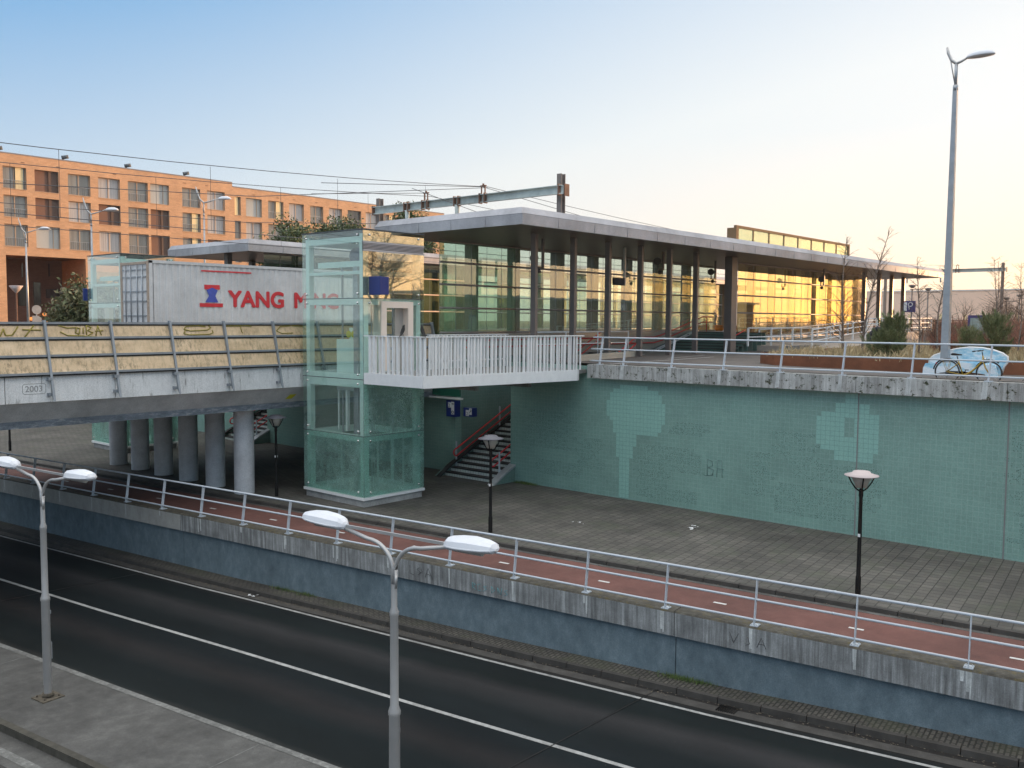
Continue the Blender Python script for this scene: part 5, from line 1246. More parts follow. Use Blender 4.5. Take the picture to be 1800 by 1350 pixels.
def broom(label, x, y, w_, h, n, seed):
    rnd = random.Random(seed); t = thing('evergreen_shrub', label, 'shrub', (x,y,5.64), 'upright evergreen shrubs in the planter')
    m = MB()
    for k in range(7): m.tube([(x,y,5.64),(x+rnd.gauss(0,w_*.3),y+rnd.gauss(0,w_*.3),5.64+h*.6)], [.03,.01], 4)
    m.build('stem', M['bark'], t); m = MB()
    nc = 95; 
    for c_ in range(nc):
        a = rnd.uniform(0,6.28); zz = rnd.random()**.8; env = w_*(.42+.5*math.sin(min(1,.15+zz)*2.6))*rnd.uniform(.5,1.12); q = rnd.random()**.45
        cx_, cy_, cz_ = x+math.cos(a)*q*env, y+math.sin(a)*q*env, 5.64+zz*h*.80
        ax = Vector((math.cos(a)*q*.55+rnd.gauss(0,.15), math.sin(a)*q*.55+rnd.gauss(0,.15), 1)).normalized(); Lc = rnd.uniform(.22,.50)
        for _ in range(n//nc):
            f = rnd.random(); b0 = Vector((cx_,cy_,cz_))+ax*(f*Lc)+Vector((rnd.gauss(0,.05),rnd.gauss(0,.05),rnd.gauss(0,.03)))*(1.3-f)
            out = (ax+Vector((rnd.gauss(0,.38),rnd.gauss(0,.38),rnd.gauss(0,.2)))).normalized()*rnd.uniform(.06,.17)
            s_ = Vector((rnd.gauss(0,1),rnd.gauss(0,1),0)).normalized()*.009
            m.face([tuple(b0-s_),tuple(b0+s_),tuple(b0+out)])
    m.build('foliage', M['needle'], t)
broom('dense dark green broom-like shrub left of the tall lamp pole', 36.2,12.28,.60,1.75,13000,2)
broom('lower drooping green shrub in front of the crouching person', 35.7,12.42,.70,.95,9000,3)
broom('tall pointed green shrub right of the tall lamp pole behind the bench', 36.3,8.75,.56,1.8,12000,5)
broom('small dark green shrub cut off by the right edge', 37.5,6.9,.6,1.0,7000,8)
broom('small green shrub beside the information board', 40,10.6,.4,1.25,4000,9)
# bare birches and shrubs
bir = [(38.0,14.95,4.9,.055,(.0,.0),'bare birch with a pale thin trunk nearest the glass hall',31),(38.2,14.15,5.1,.055,(.15,-.7),'leaning bare birch behind the crouching person, its top against the sky',32),
       (38.0,11.9,3.9,.04,(.0,.1),'multi-stem bare birch just left of the tall lamp pole',33),(38.3,11.3,3.6,.045,(.1,-.25),'second thin bare birch just left of the tall lamp pole',34),
       (42.0,10.1,3.9,.035,(.0,.0),'thin bare young tree right of the tall lamp pole',35),(41.0,9.0,3.8,.035,(.0,-.05),'thin bare young tree between pole and information board',36),
       (42.0,8.5,5.0,.045,(.1,-.1),'bare young tree right of the overhead line mast',37),(40.0,7.4,4.6,.045,(.0,-.2),'bare branching tree near the right edge behind the shrubs',38),
       (44,10.6,4.2,.035,(.1,.1),'slender bare tree in front of the far pale hall',39)]
def birch(label, x, y, H, r, lean, seed):
    rnd = random.Random(seed); t = thing('bare_birch', label, 'tree', (x,y,5.64), 'bare young trees in the planter')
    m = MB(); P = []; n = 9
    for i in range(n+1):
        f = i/n; P.append((x+lean[0]*f+.05*math.sin(f*7+seed), y+lean[1]*f*f*1.2+.06*math.sin(f*5+seed*2), 5.64+H*f))
    m.tube(P, [r*(1-.8*i/n) for i in range(n+1)], 6); m.build('trunk', M['birch'], t)
    c = MB(); 
    for k in range(52):
        f = .12+.86*rnd.random(); i = min(n-1,int(f*n)); b = Vector(P[i]).lerp(Vector(P[i+1]), f*n-i); a = rnd.uniform(0,6.28)
        L = (.35+.9*(1-f))*rnd.uniform(.6,1.2)*H/4.2; d = Vector((math.cos(a)*.75,math.sin(a)*.75,.62)); pts = [b]
        for q in range(5): d = (d+Vector((rnd.gauss(0,.12),rnd.gauss(0,.12),.05-.05*q))).normalized(); pts.append(pts[-1]+d*L/5)
        rr = r*.34*(1-f*.6); c.tube([tuple(p) for p in pts],[rr*(1-.8*q/5)+.0015 for q in range(6)],3,caps=False)
        for q in (1,2,3,4):
            d2 = (d+Vector((rnd.gauss(0,.7),rnd.gauss(0,.7),rnd.gauss(.1,.4)))).normalized(); c.tube([tuple(pts[q]),tuple(pts[q]+d2*L*.22),tuple(pts[q]+d2*L*.4+Vector((0,0,-.02)))],[.0045,.0035,.0025],3,caps=False)
    c.build('crown', M['twig'], t)
for x, y, H, r, ln, lab, sd in bir: birch(lab, x, y, H, r, ln, sd)
for i, (x, y, s_) in enumerate(((43,12.2,1.0),(46,13.2,1.1),(44.5,10.8,.9),(48,11.6,1.1),(46,9.2,1.0),(51,13.5,1.2),(43,7.8,.9),(50,9.0,1.2),(55,12.3,1.2),(54,15.6,1.1),(47,7.0,1.1))):
    labs = ['nearest red-brown twiggy shrub left of the pole','red-brown twiggy shrub under the blue sign','red-brown twiggy shrub behind the lamp pole','twiggy shrub between birches and platform','low twiggy shrub behind the pointed green shrub','twiggy shrub close to the hall columns','brown twiggy shrub right of the bench','brown twiggy shrub before the information board','far brown twiggy shrub in the planter','twiggy shrub beside the ramp railing end','brown twiggy shrub near the right edge']
    rnd = random.Random(50+i); t = thing('bare_shrub', labs[i], 'shrub', (x,y,5.64), 'bare twiggy shrubs in the planter'); c = MB()
    for k in range(150):
        a = rnd.uniform(0,6.28); q = rnd.random(); d = Vector((math.cos(a)*q*.75,math.sin(a)*q*.75,1)).normalized(); b = Vector((x+rnd.gauss(0,.25),y+rnd.gauss(0,.35),5.64)); L = s_*rnd.uniform(.8,1.5)
        e1 = b+d*L*.5; e2 = e1+(d+Vector((rnd.gauss(0,.3),rnd.gauss(0,.3),0)))*L*.5
        c.tube([tuple(b),tuple(e1),tuple(e2)],[.010,.007,.003],3,caps=False)
        for _ in range(3): c.tube([tuple(e1),tuple(e1+Vector((rnd.gauss(0,.25),rnd.gauss(0,.25),rnd.uniform(.1,.4)))*s_)],[.005,.002],3,caps=False)
    c.build('twigs', M['twigred' if i % 2 == 0 else 'twig'], t)
# painted bench
def m_painted():
    m, nt, bs = new_mat('blue_and_white_mural_paint'); v = pos(nt,(1,1.3,2.6),rot=(.5,0,0)); f = noise(nt, v, 1.5, 8, .65)
    nt.links.new(ramp(nt, f, [(.34,(.22,.50,.68)),(.45,(.42,.66,.78)),(.52,(.72,.80,.85)),(.64,(.80,.84,.87)),(.72,(.52,.60,.65))]), bs.inputs['Base Color']); bs.inputs['Roughness'].default_value = .35; return m
M['mural'] = m_painted()
t = thing('painted_bench', 'arched bench painted light blue and white behind the yellow bicycle', 'bench', (32.8,8.8,5.2))
arch = [(9.97,5.12),(9.98,5.5),(9.93,5.78),(9.80,5.90),(9.45,6.04),(9.1,6.14),(8.7,6.20),(8.3,6.19),(7.95,6.12),(7.7,6.03),(7.55,5.92),(7.53,5.78),(7.64,5.62),(7.70,5.4),(7.66,5.12),(7.85,5.12),(8.05,5.36),(8.6,5.42),(9.2,5.40),(9.6,5.32),(9.75,5.12)]
m = MB(); m.prism([(y,z) for y,z in arch], 'x', 33.0, 33.08); m.build('backrest', M['mural'], t)
low = [(9.99,5.12),(9.97,5.5),(9.9,5.66),(8.7,5.72),(7.75,5.66),(7.68,5.4),(7.66,5.12),(7.85,5.12),(8.05,5.36),(8.6,5.42),(9.2,5.40),(9.6,5.32),(9.77,5.12)]
m = MB(); m.prism(low, 'x', 32.42, 32.48); m.build('front_panel', M['mural'], t)
m = MB(); m.box(32.49,7.8,5.58,32.56,9.85,5.64); m.box(32.86,7.8,5.58,32.99,9.85,5.64); m.build('seat', M['mural'], t)
m = MB(); m.tube([(33.04,y,z) for y,z in arch[1:14]], .045, 6); m.build('edge_trim', M['white'], t)
# yellow city bicycle
M['byel'] = m_plain('mustard_bike_paint', (.40,.25,.02), .3, var=.05, bmp=0)
M['tyre'] = m_plain('tyre_rubber', (.02,.02,.02), .8, bmp=0)
def bicycle():
    t = thing('bicycle', 'mustard yellow low-frame city bicycle standing at the rail in front of the painted bench', 'bicycle', (30.55,8.67,5.12))
    t.rotation_euler = (0,0,R(-90)); t.rotation_euler[1] = 0
    r = .375; WB = 1.20
    for x in (0, WB):
        m = MB(); m.tube([(x+(r-.02)*math.cos(a),0,r+(r-.02)*math.sin(a)) for a in [i*math.pi/16 for i in range(32)]], .021, 8, closed=True); wo = m.build('wheel', M['tyre'], t, local=True)
        m = MB(); m.tube([(x+(r-.045)*math.cos(a),0,r+(r-.045)*math.sin(a)) for a in [i*math.pi/16 for i in range(32)]], .009, 6, closed=True); m.tube([(x,-.05,r),(x,.05,r)], .025, 8)
        for k in range(18): a = k*math.pi/9; m.tube([(x+.02*math.cos(a+1),.02*(-1)**k,r+.02*math.sin(a+1)),(x+(r-.05)*math.cos(a),0,r+(r-.05)*math.sin(a))], .0018, 3)
        m.build('rim', M['steel'], wo, local=True)
    m = MB(); bb = (.46,0,.30)
    m.tube([(1.02,0,.83),(1.0,0,.74),(.88,0,.58),(.70,0,.40),(.56,0,.31),(.46,0,.30)],[.024,.028,.03,.03,.028,.028],10)
    m.tube([(.46,0,.30),(.30,0,.78)],.019,8)
    for y in (-.05,.05):
        m.tube([(.44,y*.5,.30),(0,y,r)],.011,6); m.tube([(.34,y*.4,.66),(0,y,r)],.010,6)
    m.tube([(1.035,0,.72),(1.01,0,.90)],.024,8); m.build('frame', M['byel'], t, local=True)
    m = MB()
    for y in (-.045,.045): m.tube([(1.04,y*.8,.70),(1.10,y,.52),(WB,y,r)],.013,6)
    m.tube([(1.04,-.04,.70),(1.04,.04,.70)],.016,6); m.build('fork', M['byel'], t, local=True)
    m = MB(); m.tube([(1.01,0,.88),(.985,0,1.02)],.014,6); m.tube([(.78,-.28,1.03),(.90,-.29,1.05),(.98,-.18,1.07),(.985,0,1.04),(.98,.18,1.07),(.90,.29,1.05),(.78,.28,1.03)],.012,6)
    m.tube([(.78,-.28,1.03),(.87,-.285,1.045)],.019,6); m.tube([(.78,.28,1.03),(.87,.285,1.045)],.019,6); m.build('handlebar', M['black'], t, local=True)
    m = MB(); m.tube([(.30,0,.78),(.27,0,.88)],.013,6); m.loft([[(x_,w_*c_,z_+h_*s_) for c_, s_ in ((1,0),(.7,.7),(0,1),(-.7,.7),(-1,0),(-.6,-.8),(.6,-.8))] for x_,w_,h_,z_ in ((.10,.05,.02,.92),(.14,.095,.04,.925),(.22,.10,.04,.92),(.30,.055,.03,.915),(.40,.03,.02,.91),(.42,.01,.01,.905))]); m.build('saddle', M['black'], t, local=True)
    m = MB()
    for y in (-.07,.07): m.tube([(.25,y,.74),(-.25,y,.74)],.008,5); m.tube([(0,y,r),(-.12,y,.73)],.006,5); m.tube([(0,y,r),(.10,y,.73)],.006,5)
    for x in (-.25,-.1,.05,.2): m.tube([(x,-.07,.74),(x,.07,.74)],.006,5)
    m.build('carrier', M['byel'], t, local=True)
    m = MB(); m.tube([((r+.035)*math.cos(a),0,r+(r+.035)*math.sin(a)) for a in [R(15+i*13) for i in range(13)]], .022, 6); m.build('mudguard', M['black'], t, local=True)
    m = MB(); m.tube([(WB+(r+.035)*math.cos(a),0,r+(r+.035)*math.sin(a)) for a in [R(50+i*11) for i in range(11)]], .020, 6); m.build('mudguard', M['black'], t, local=True)
    m = MB(); m.box(-.06,.05,.30,.52,.075,.40); m.tube([(.46,.05,.30),(.46,.09,.30)],.10,14); m.build('chain_case', M['black'], t, local=True)
    m = MB(); m.tube([(.46,.10,.30),(.52,.10,.44)],.009,5); m.box(.48,.10,.43,.58,.18,.455); m.tube([(.46,-.08,.30),(.40,-.08,.16)],.009,5); m.box(.35,-.17,.15,.45,-.08,.175); m.tube([(.02,.12,r),(-.1,.2,.06)],.008,5); m.build('pedal', M['black'], t, local=True)
    m = MB(); m.tube([(1.06,0,.80),(1.10,0,.80)],.04,10); m.build('headlamp', M['chrome'], t, local=True)
    m = MB(); m.box(-.34,-.02,.60,-.32,.02,.66); m.build('rear_lamp', M['redrail'], t, local=True)
bicycle()
t = thing('pigeon', 'small dark bird on the ground behind the rail at the right edge', 'bird', (30.8,6.55,5.12))
m = MB(); m.ball((0,0,.14),.11,8,(1.2,.75,.8)); m.ball((.12,0,.25),.05,8); m.tube([(.16,0,.25),(.2,0,.245)],[.012,.003],5); m.box(-.24,-.035,.10,-.08,.035,.13); m.tube([(0,.03,.06),(0,.03,0)],.008,4); m.tube([(0,-.03,.06),(0,-.03,0)],.008,4); m.build('body', M['darkcol'], t, local=True)
# ramp with railings
M['rampwall'] = m_plain('beige_ramp_wall', (.42,.36,.31), .7, var=.08, scale=1.5)
t = thing('access_ramp', 'beige access ramp rising towards the platform in front of the glowing glass wall', 'ramp', (58,24,5.3))
m = MB(); m.prism([(50.9,5.3),(75,5.3),(75,6.36),(66,6.2),(51.0,5.62)], 'y', 23.4, 25.6); m.build('ramp_body', M['rampwall'], t)
m = MB(); m.prism([(50.9,5.3),(60,5.3),(60,5.62),(50.9,5.62)], 'y', 23.2, 23.39); m.build('plinth', M['concdk'], t)
def railing(label, P, hs=(1.0,.55), step=2.1, cat='railing', mt='railwhite', r=.03):
    t = thing('ramp_railing', label, cat, P[0], 'white railings of the access ramp')
    for h in hs:
        m = MB(); m.tube([(x,y,z+h) for x,y,z in P], r, 6); m.build('rail', M[mt], t)
    for a, b in zip(P[:-1], P[1:]):
        L = (Vector(b)-Vector(a)).length; n = max(1, round(L/step))
        for k in range(n+1):
            if k == n and b != P[-1]: continue
            q = Vector(a).lerp(Vector(b), k/n); m = MB(); m.box(q.x-.03,q.y-.05,q.z,q.x+.03,q.y+.05,q.z+hs[0]); m.build('post', M[mt], t)
railing('white railing with a rounded end along the low start of the ramp', [(46.6,23.6,5.68),(58,23.6,5.66)], (1.0,.5), 2.9)
railing('white railing climbing beside the ramp below the glass wall', [(52,25.6,5.6),(58,25.6,5.75),(66,25.6,6.12),(69.5,25.6,6.25)], (.95,.5), 2.6)
railing('white railing at the outer edge of the upper ramp bend', [(50.0,21.4,5.55),(56,21.4,5.95),(60,21.4,6.15)], (1.05,.75,.4), 2.4)
railing('white railing at the top of the ramp behind the crouching person', [(61,22.4,6.25),(74.5,22.4,6.35)], (1.05,.7,.35), 2.6)
m = MB(); m.prism([(49.5,5.3),(61,5.3),(61,6.15),(49.5,5.4)], 'y', 20.2, 22.3); tt = thing('access_ramp', 'second flight of the access ramp nearer the planter', 'ramp', (55,21,5.3)); m.build('ramp_body', M['rampwall'], tt)
# ------------------------------------------------------------------ people
M['skin'] = m_plain('skin', (.45,.27,.19), .6, bmp=0); M['hair'] = m_plain('dark_hair', (.025,.018,.014), .7, bmp=0)
M['coatdk'] = m_plain('dark_navy_coat', (.022,.024,.035), .8, var=.2); M['coatgr'] = m_plain('grey_coat', (.30,.30,.33), .8, var=.2); M['coatgn'] = m_plain('dark_green_coat', (.05,.07,.06), .8, var=.2)
M['trous'] = m_plain('dark_trousers', (.03,.032,.045), .85); M['shoe'] = m_plain('shoe', (.02,.02,.02), .6); M['redshoe'] = m_plain('red_shoe', (.45,.04,.03), .6)
def skin_obj(name, J, E, mat, parent, sub=1, root=0):
    import bmesh
    me = bpy.data.meshes.new(name); bm = bmesh.new(); L = bm.verts.layers.skin.verify(); vs = []
    for i, (p, r_) in enumerate(J):
        v = bm.verts.new(p); v[L].radius = r_ if isinstance(r_, tuple) else (r_, r_); v[L].use_root = (i == root); vs.append(v)
    for a, b in E: bm.edges.new((vs[a], vs[b]))
    bm.to_mesh(me); bm.free(); me.materials.append(mat); o = bpy.data.objects.new(name, me); COL.objects.link(o); o.parent = parent; ROOT[o] = ROOT[parent]
    s = o.modifiers.new('skin', 'SKIN'); s.use_smooth_shade = True; q = o.modifiers.new('sub', 'SUBSURF'); q.levels = sub; q.render_levels = sub
    return o
def person(label, loc, rz, sc, pose, coat, trous, shoe):
    """pose: dict of joints in metres, x forward, y left, z up"""
    t = thing('person', label, 'person', loc); t.rotation_euler = (0,0,rz); t.scale = (sc,sc,sc)
    P = pose; J = []; E = []
    def add(p, r_): J.append((p, r_)); return len(J)-1
    pel = add(P['pelvis'], (.13,.11)); wa = add(P['waist'], (.12,.10)); ch = add(P['chest'], (.15,.11)); nk = add(P['neck'], .05); hd = add(P['head'], .085)
    E += [(pel,wa),(wa,ch),(ch,nk),(nk,hd)]
    for s in 'LR':
        sh = add(P['sh'+s], .06); el = add(P['el'+s], .042); wr = add(P['wr'+s], .028); E += [(ch,sh),(sh,el),(el,wr)]
        pv = Vector(P['wr'+s]); d = (pv-Vector(P['el'+s])).normalized(); pm = add(tuple(pv+d*.07), (.035,.018)); E.append((wr,pm)); side = d.cross(Vector((0,1,.2))).normalized()
        for k, L in enumerate((.075,.085,.08,.065)):
            b = pv+d*.09+side*(.024*(k-1.5)); f1 = add(tuple(b), .008); f2 = add(tuple(b+d*L*.6+Vector((0,0,-.012))), .007); E += [(pm,f1),(f1,f2)]
        th = add(tuple(pv+d*.04+side*.045), .009); E.append((wr,th))
        hp = add(P['hip'+s], .09); kn = add(P['kn'+s], .06); an = add(P['an'+s], .042); toe = add(P['toe'+s], .035); E += [(pel,hp),(hp,kn),(kn,an),(an,toe)]
    skin_obj('body', J, E, M['skin'], t)
    o = lambda r_, k=.018: tuple(x+k for x in r_) if isinstance(r_, tuple) else r_+k
    J = [(P['pelvis'],(.155,.135)),(P['waist'],(.15,.13)),(P['chest'],(.18,.14)),(tuple(Vector(P['chest']).lerp(Vector(P['neck']),.7)),.075)]; E = [(0,1),(1,2),(2,3)]
    for s in 'LR':
        n = len(J); J += [(P['sh'+s],.078),(P['el'+s],.06),(P['wr'+s],.045)]; E += [(2,n),(n,n+1),(n+1,n+2)]
    skin_obj('coat', J, E, coat, t)
    J = [(tuple(Vector(P['pelvis'])+Vector((0,0,-.02))),(.14,.12))]; E = []
    for s in 'LR':
        n = len(J); J += [(P['hip'+s],.10),(P['kn'+s],.075),(P['an'+s],.058)]; E += [(0,n),(n,n+1),(n+1,n+2)]
    skin_obj('trousers', J, E, trous, t)
    for s in 'LR': m = MB(); a = Vector(P['an'+s]); b = Vector(P['toe'+s]); m.tube([tuple(a+(a-b)*.35+Vector((0,0,-.04))), tuple(a+Vector((0,0,-.03))), tuple(b)],[.035,.05,.036],8); m.build('shoe', shoe, t, local=True)
    h = Vector(P['head']); f = Vector(P.get('face',(1,0,0))).normalized(); m = MB(); c_ = h+Vector((0,0,.02))
    m.ball(tuple(c_), .112, 12, (1.05,.85,1.12)); fo = m.build('face', M['skin'], t, local=True)
    lf = f.cross(Vector((0,0,1))).normalized()
    m = MB(); m.ball(tuple(c_+f*.115+Vector((0,0,-.02))), .018, 6)
    for s in (-1,1): m.ball(tuple(c_+lf*(.095*s)), .022, 6, (.6,.6,1.2))
    m.build('nose_and_ears', M['skin'], fo, local=True)
    m = MB()
    for s in (-1,1): m.ball(tuple(c_+f*.104+lf*(.036*s)+Vector((0,0,.012))), .012, 6)
    m.ball(tuple(c_+f*.106+Vector((0,0,-.065))), .016, 6, (.7,1.4,.4)); m.build('eyes_and_mouth', M['hair'], fo, local=True)
    m = MB(); m.ball(tuple(c_-f*.03+Vector((0,0,.035))), .118, 12, (1.0,.92,1.05)); m.build('hair', M['hair'], t, local=True)
    return t
stand = dict(pelvis=(0,0,.95),waist=(.01,0,1.1),chest=(.02,0,1.32),neck=(.03,0,1.48),head=(.05,0,1.60),shL=(.02,.19,1.42),elL=(.0,.26,1.14),wrL=(.12,.22,.92),shR=(.02,-.19,1.42),elR=(-.02,-.26,1.14),wrR=(.10,-.24,.92),
  hipL=(0,.09,.92),knL=(.03,.10,.50),anL=(.0,.11,.09),toeL=(.17,.13,.04),hipR=(0,-.09,.92),knR=(.05,-.10,.50),anR=(-.05,-.11,.09),toeR=(.12,-.13,.04),face=(1,0,-.1))
bend = dict(stand); bend.update(waist=(.05,0,1.08),chest=(.16,0,1.27),neck=(.25,0,1.40),head=(.35,0,1.47),shL=(.16,.19,1.35),elL=(.22,.22,1.08),wrL=(.42,.14,1.02),shR=(.16,-.19,1.35),elR=(.22,-.22,1.08),wrR=(.42,-.12,1.04),face=(1,0,-.6))
crouch = dict(pelvis=(-.1,0,.42),waist=(0,0,.55),chest=(.2,0,.74),neck=(.34,0,.84),head=(.46,0,.88),shL=(.22,.2,.82),elL=(.38,.24,.6),wrL=(.52,.15,.42),shR=(.22,-.2,.82),elR=(.4,-.24,.6),wrR=(.54,-.12,.42),
  hipL=(-.05,.10,.42),knL=(.34,.18,.50),anL=(.08,.16,.09),toeL=(.25,.19,.04),hipR=(-.05,-.10,.42),knR=(.36,-.16,.48),anR=(.1,-.14,.09),toeR=(.27,-.17,.04),face=(1,0,-.5))
person('person in a grey coat and backpack looking down on the platform beside the thick column', (82.2,44.0,6.40), R(-60), .98, bend, M['coatgr'], M['trous'], M['shoe'])
person('person in dark clothes standing on the platform at the end of the green glass', (79.6,43.9,6.40), R(-120), .98, stand, M['coatgn'], M['trous'], M['shoe'])
person('person in a dark navy coat and red shoes crouching among the plants by the ramp', (44.0,15.9,5.66), R(-70), 1.42, crouch, M['coatdk'], M['trous'], M['redshoe'])
M['orange'] = m_plain('orange_plastic', (.65,.22,.03), .45, var=.1)
for i, (x, y) in enumerate(((55.9,31.6),(57.3,31.3),(58.7,31.0))):
    t = thing('barrel', ['leftmost','middle','rightmost'][i]+' of three squat orange barrels at the platform edge', 'barrel', (x,y,6.38), 'orange barrels'); m = MB(); m.lathe([(.30,0),(.37,.05),(.40,.2),(.36,.38),(.38,.40),(.01,.41)],n=14); m.build('body', M['orange'], t, local=True)
    m = MB(); m.lathe([(.39,.27),(.40,.29),(.37,.31)],n=14); m.build('band', M['rust'], t, local=True)
# hanging signs, clocks and loudspeakers under the roof
def hang(label, x, y, zt, kind):
    t = thing({'sign':'hanging_sign','speaker':'loudspeaker','tube':'hanging_bracket'}[kind], label, {'sign':'sign','speaker':'loudspeaker','tube':'bracket'}[kind], (x,y,10.66))
    m = MB(); m.box(x-.05,y-.05,zt,x+.05,y+.05,10.66); m.build('rod', M['roofcol' if kind != 'sign' else 'polegrey'], t)
    if kind == 'sign': m = MB(); m.box(x-.95,y-.06,zt-.02,x-.06,y+.06,zt+.34); m.build('panel', M['trous'], t)
    else:
        m = MB(); m.box(x-.55,y-.04,zt,x-.05,y+.04,zt+.06); m.tube([(x-.5,y,zt+.06),(x-.5,y,zt+.5)],.03,6); m.tube([(x-.52,y+.0,zt+.4),(x-.75,y-.12,zt+.42)],[.08,.20],12); m.ball((x-.32,y,zt-.12),.11,8); m.build('horn', M['darkcol'], t)
hang('dark blank sign hanging from the roof between two columns', 38.05, 26.0, 8.80, 'sign')
hang('loudspeaker on a bracket under the roof near the orange barrels', 47.5+2.2, 27.4, 9.55, 'speaker')
hang('loudspeaker on a bracket near the fourth column', 41.6, 26.0, 9.7, 'speaker')
hang('loudspeaker behind the first columns of the hall', 31.9, 26.2, 9.35, 'speaker')
hang('loudspeaker in front of the golden glass', 61.5, 25.6, 9.5, 'speaker')
# platform lamps, signs, board, far buildings
M['signblue'] = m_plain('faded_blue_sign', (.06,.05,.16), .5, bmp=0)
t = thing('platform_sign', 'blue square station sign with white pictograms at the roof end', 'sign', (60,19.4,5.3))
m = MB(); m.box(60.0,19.68,5.3,60.08,19.76,8.4); m.build('pole', M['polegrey'], t)
m = MB(); m.box(59.98,19.05,7.70,60.10,19.75,8.40); m.build('panel', M['signblue'], t)
m = MB(); m.box(59.96,19.55,7.78,59.98,19.72,8.32); m.tube([(59.965,19.34+.13*math.cos(q),8.17+.12*math.sin(q)) for q in [i*math.pi/6 for i in range(12)]],.03,5,closed=True); m.tube([(59.965,19.43,8.05),(59.965,19.40,7.85)],.03,5); m.build('pictogram', M['white'], t)
t = thing('information_board', 'grey information board in a blue frame behind the pointed green shrub', 'board', (50,12.8,5.64))
m = MB(); m.box(50,12.3,5.4,50.15,13.3,7.42); m.build('frame', M['signblue'], t)
m = MB(); m.box(49.985,12.42,5.9,50,13.18,7.28); m.build('poster_panel', pane('glazed_notice', (.22,.28,.26), (.30,.36,.33), 3), t)
def tlamp(label, x, y, z0, z1, w=.9):
    t = thing('platform_lamp', label, 'lamp post', (x,y,z0), 'platform lamps'); m = MB(); m.tube([(x,y,z0),(x,y,z1)],.07,6); m.build('pole', M['mast'], t)
    m = MB(); m.box(x-.1,y-w,z1-.05,x+.1,y+w*.2,z1+.03); m.tube([(x,y,z1+.1),(x,y,z1+.35),(x,y,z1+.42)],[.12,.38,.1],10); m.build('lamp_head', M['mast'], t)
for x, y, z1, lab in ((90,28.9,10.2,'first platform lamp beyond the roof end, left of the tall pole'),(96,29.3,10.1,'second platform lamp beyond the roof end, nearest the tall pole'),(108,25.0,9.4,'platform lamp just right of the tall pole'),(120,26.4,10.0,'platform lamp with a cranked top in front of the pale hall'),(130,25.2,9.5,'platform lamp left of the overhead line mast'),(150,29.0,9.6,'platform lamp right of the overhead line mast'),(165,30.5,9.6,'farthest platform lamp at the right edge')):
    tlamp(lab, x, y, 5.4, z1)
m = MB(); m.box(150,22,5.3,340,33,6.2); tag(m.build('platform', M['plat']), kind='structure')
m = MB()
t = thing('platform_fence', 'low fence along the far platform behind the shrubs', 'fence', (90,27,5.4)); 
for z in (6.9,7.3): m.tube([(74,26.6,z),(150,26.6,z)],.04,5)
for k in range(26): m.box(74+3*k,26.55,5.3,74.12+3*k,26.65,7.35)
m.build('rails', M['rust'], t)
M['hall'] = m_plain('pale_hall_cladding', (.86,.61,.47), .7, var=.06, scale=.05, bmp=0)
t = thing('distant_hall', 'long pale hall with bright doors on the horizon at the right', 'building', (260,70,5.3))
m = MB(); m.box(260,47,5.3,300,180,15.6); m.build('wall', M['hall'], t); m = MB(); m.box(259.8,46.8,15.6,300,180,15.9); m.build('roof', M['white'], t)
m = MB()
for y in (83.5,75.5,69.5,62.5,57): m.box(259.9,y,5.8,260,y+.8,9.4)
m.build('window', M['yshut_glint'], t)  # cream colour stands in for sun reflected in these windows
tw = [(118,24.0,'bare tree'),(140,31,''),(126,29.6,''),(170,38,''),(150,34.8,''),(185,41,''),(105,24,''),(160,33,''),(112,27,''),(133,36,'')]
rnd = random.Random(77)
for i, (x, y, _) in enumerate(tw):
    H = rnd.uniform(5.2,7.4); lab = ['bare tree beyond the platform, nearest the tall pole','bare tree before the pale hall, a little right of centre of it','bare thin tree beside the platform lamps','bare tree far off at the hall wall','bare tree left of the overhead line mast','distant bare tree at the hall base','bare tree just behind the pointed shrub','bare tree under the far portal beam','bare tree between two platform lamps','bare tree behind the blue sign'][i]
    tree('distant_tree', lab, (x,y,5.3), H, 1.8, .10, 3, 200+i, None, group='bare trees beyond the platforms', barkm='twig', spread=.5, kids=2, crown_scale=.26)
m = MB(); rnd = random.Random(5)
for _ in range(5200):
    x = rnd.uniform(62,190); y = x*rnd.uniform(.16,.30)
    if y > 22 and x < 82: continue
    h = rnd.uniform(.4,2.3); a = rnd.uniform(0,6.28)
    m.tube([(x,y,5.3),(x+rnd.gauss(0,.3),y+rnd.gauss(0,.3),5.3+h)],[.05,.01],3,caps=False)
tag(m.build('scrub', M['twigred']), 'red-brown scrub covering the ground beyond the planter', 'scrub', kind='stuff')
# litter
for x, y, z, s_, lab, sd in ((27.25,15.52,.004,.30,'crumpled white paper lying on the forecourt paving in front of the tiled wall',1),(25.13,18.97,.004,.12,'small white scrap on the forecourt paving near the stairs',2),(13.9,25.6,zs(25.6)-.134,.14,'small white litter in the gutter beside the kerb',3)):
    rnd = random.Random(sd); t = thing('litter', lab, 'litter', (x,y,z)); m = MB()
    if sd == 3: t.location = Q(25.7,-.95,zs(25.7)-.125); ROOT[t] = t.location.copy(); x, y, z = t.location
    for k in range(7):
        c_ = Vector((x+rnd.gauss(0,s_*.5),y+rnd.gauss(0,s_*.6),z+.01)); m.face([tuple(c_+Vector((rnd.uniform(-1,1)*s_*.4,rnd.uniform(-1,1)*s_*.4,rnd.uniform(0,.05)))) for _ in range(4)])
    m.build('paper', M['white'], t)
M['debris'] = m_plain('leaf_debris', (.12,.10,.075), .9, var=.6, scale=10)
rnd = random.Random(8); m = MB()
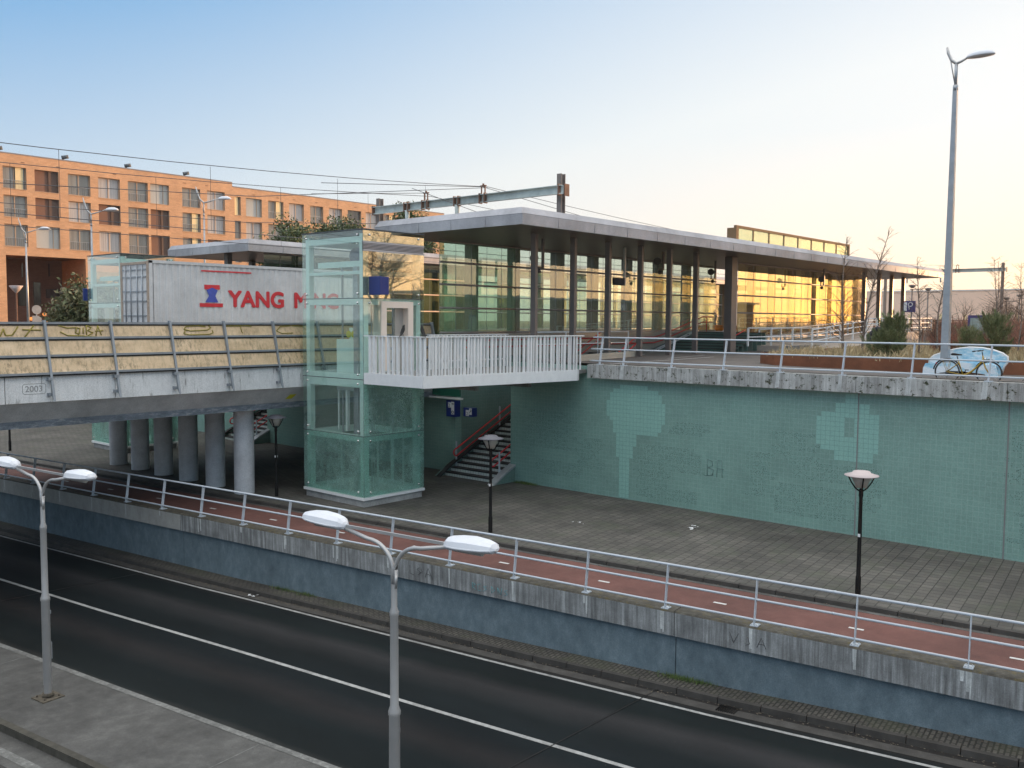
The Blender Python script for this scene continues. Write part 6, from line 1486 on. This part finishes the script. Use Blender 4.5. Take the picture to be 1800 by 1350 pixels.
for _ in range(2600):
    s = rnd.uniform(0,50) if rnd.random() < .6 else rnd.gauss(26,3); q = rnd.random(); tt = -.79-abs(rnd.gauss(0,.14)); z = zs(s)-.126
    if q < .25: tt = 3.12-abs(rnd.gauss(0,.08)); z = -.09
    elif q < .35: tt = -.12-abs(rnd.gauss(0,.08)); z = zs(s)+.006
    p = Q(s,tt,z); r_ = rnd.uniform(.008,.03); a = rnd.uniform(0,6.28)
    m.face([(p[0]+r_*math.cos(a+k*1.57)*rnd.uniform(.5,1),p[1]+r_*math.sin(a+k*1.57),p[2]+rnd.uniform(0,.012)) for k in range(4)])
tag(m.build('leaf_litter', M['debris']), 'leaf litter and grit along the kerbs', 'debris', kind='stuff')
m = MB()
for _ in range(900):
    s = rnd.choice([11.3,11.0,24,25,10.8])+rnd.gauss(0,.25); p = Q(s,-.14-abs(rnd.gauss(0,.1)),zs(s)); blade(m, p[0], p[1], p[2], rnd.uniform(.03,.12), rnd, .006)
for _ in range(900): blade(m, 29.8-abs(rnd.gauss(0,.08)), 25.3+rnd.gauss(0,.3), 0, rnd.uniform(.03,.12), rnd, .006)
tag(m.build('weeds', M['grassg']), 'small green weeds in the joints at the foot of the walls', 'weeds', kind='stuff')
t = thing('drain_grate', 'dark iron drain grate in the gutter below the blue-grey wall', 'drain', Q(9.6,-1.0,-1.63))
m = MB(); 
for k in range(9): m.hexa([Q(9.45+.05*k,-1.18,-1.62),Q(9.45+.05*k,-.84,-1.62),Q(9.475+.05*k,-.84,-1.62),Q(9.475+.05*k,-1.18,-1.62),Q(9.45+.05*k,-1.18,-1.60),Q(9.45+.05*k,-.84,-1.60),Q(9.475+.05*k,-.84,-1.60),Q(9.475+.05*k,-1.18,-1.60)])
m.build('grate', M['black'], t)
# ------------------------------------------------------------------ outside the frame to the right: added sun blockers, mirrored tree
t = thing('low_sun_blocker', 'low flat brick block added outside the frame at the right to shade the planter', 'building', (83,-5,5.3))  # added to keep the low sun off the planter
m = MB(); m.box(54,-9,5.3,112,-2,9.3); m.build('wall', M['brickdk'], t); m = MB(); m.box(53.5,-9.5,9.3,112.5,-1.5,9.55); m.build('roof', M['roofjoint'], t)
t = thing('tall_sun_blocker', 'tall brown block added far outside the frame to shade the station front', 'building', (720,-205,5.3))  # added to keep the sun off the near station front
m = MB(); m.box(700,-215,5.3,756,-200,49); m.build('wall', M['brickdk'], t); m = MB()
for z in range(8, 46, 3):
    for x in range(706, 740, 4): m.box(x,-200.0,z,x+2.4,-199.95,z+1.6)
m.build('window', M['pdark'], t)
tree('bare_tree', 'bare spreading tree just outside the frame at the right, mirrored in the lift glass', (43.5,1.5,5.3), 9.5, 3.2, .20, 4, 303, None, barkm='bark', spread=.65, kids=3, crown_scale=.30)
# ------------------------------------------------------------------ evening haze
hm = bpy.data.materials.new('haze'); hm.use_nodes = True; hn = hm.node_tree; hn.nodes.clear()
ho = hn.nodes.new('ShaderNodeOutputMaterial'); pv = hn.nodes.new('ShaderNodeVolumePrincipled')
pv.inputs['Density'].default_value = .0003; pv.inputs['Color'].default_value = (.95,.87,.76,1); pv.inputs['Anisotropy'].default_value = .75
hn.links.new(pv.outputs[0], ho.inputs['Volume'])
m = MB(); m.box(-150,-330,-5.5,900,560,62)
tag(m.build('haze', hm), 'thin warm evening haze in the air', 'haze', kind='stuff')
SC.cycles.volume_bounces = 0
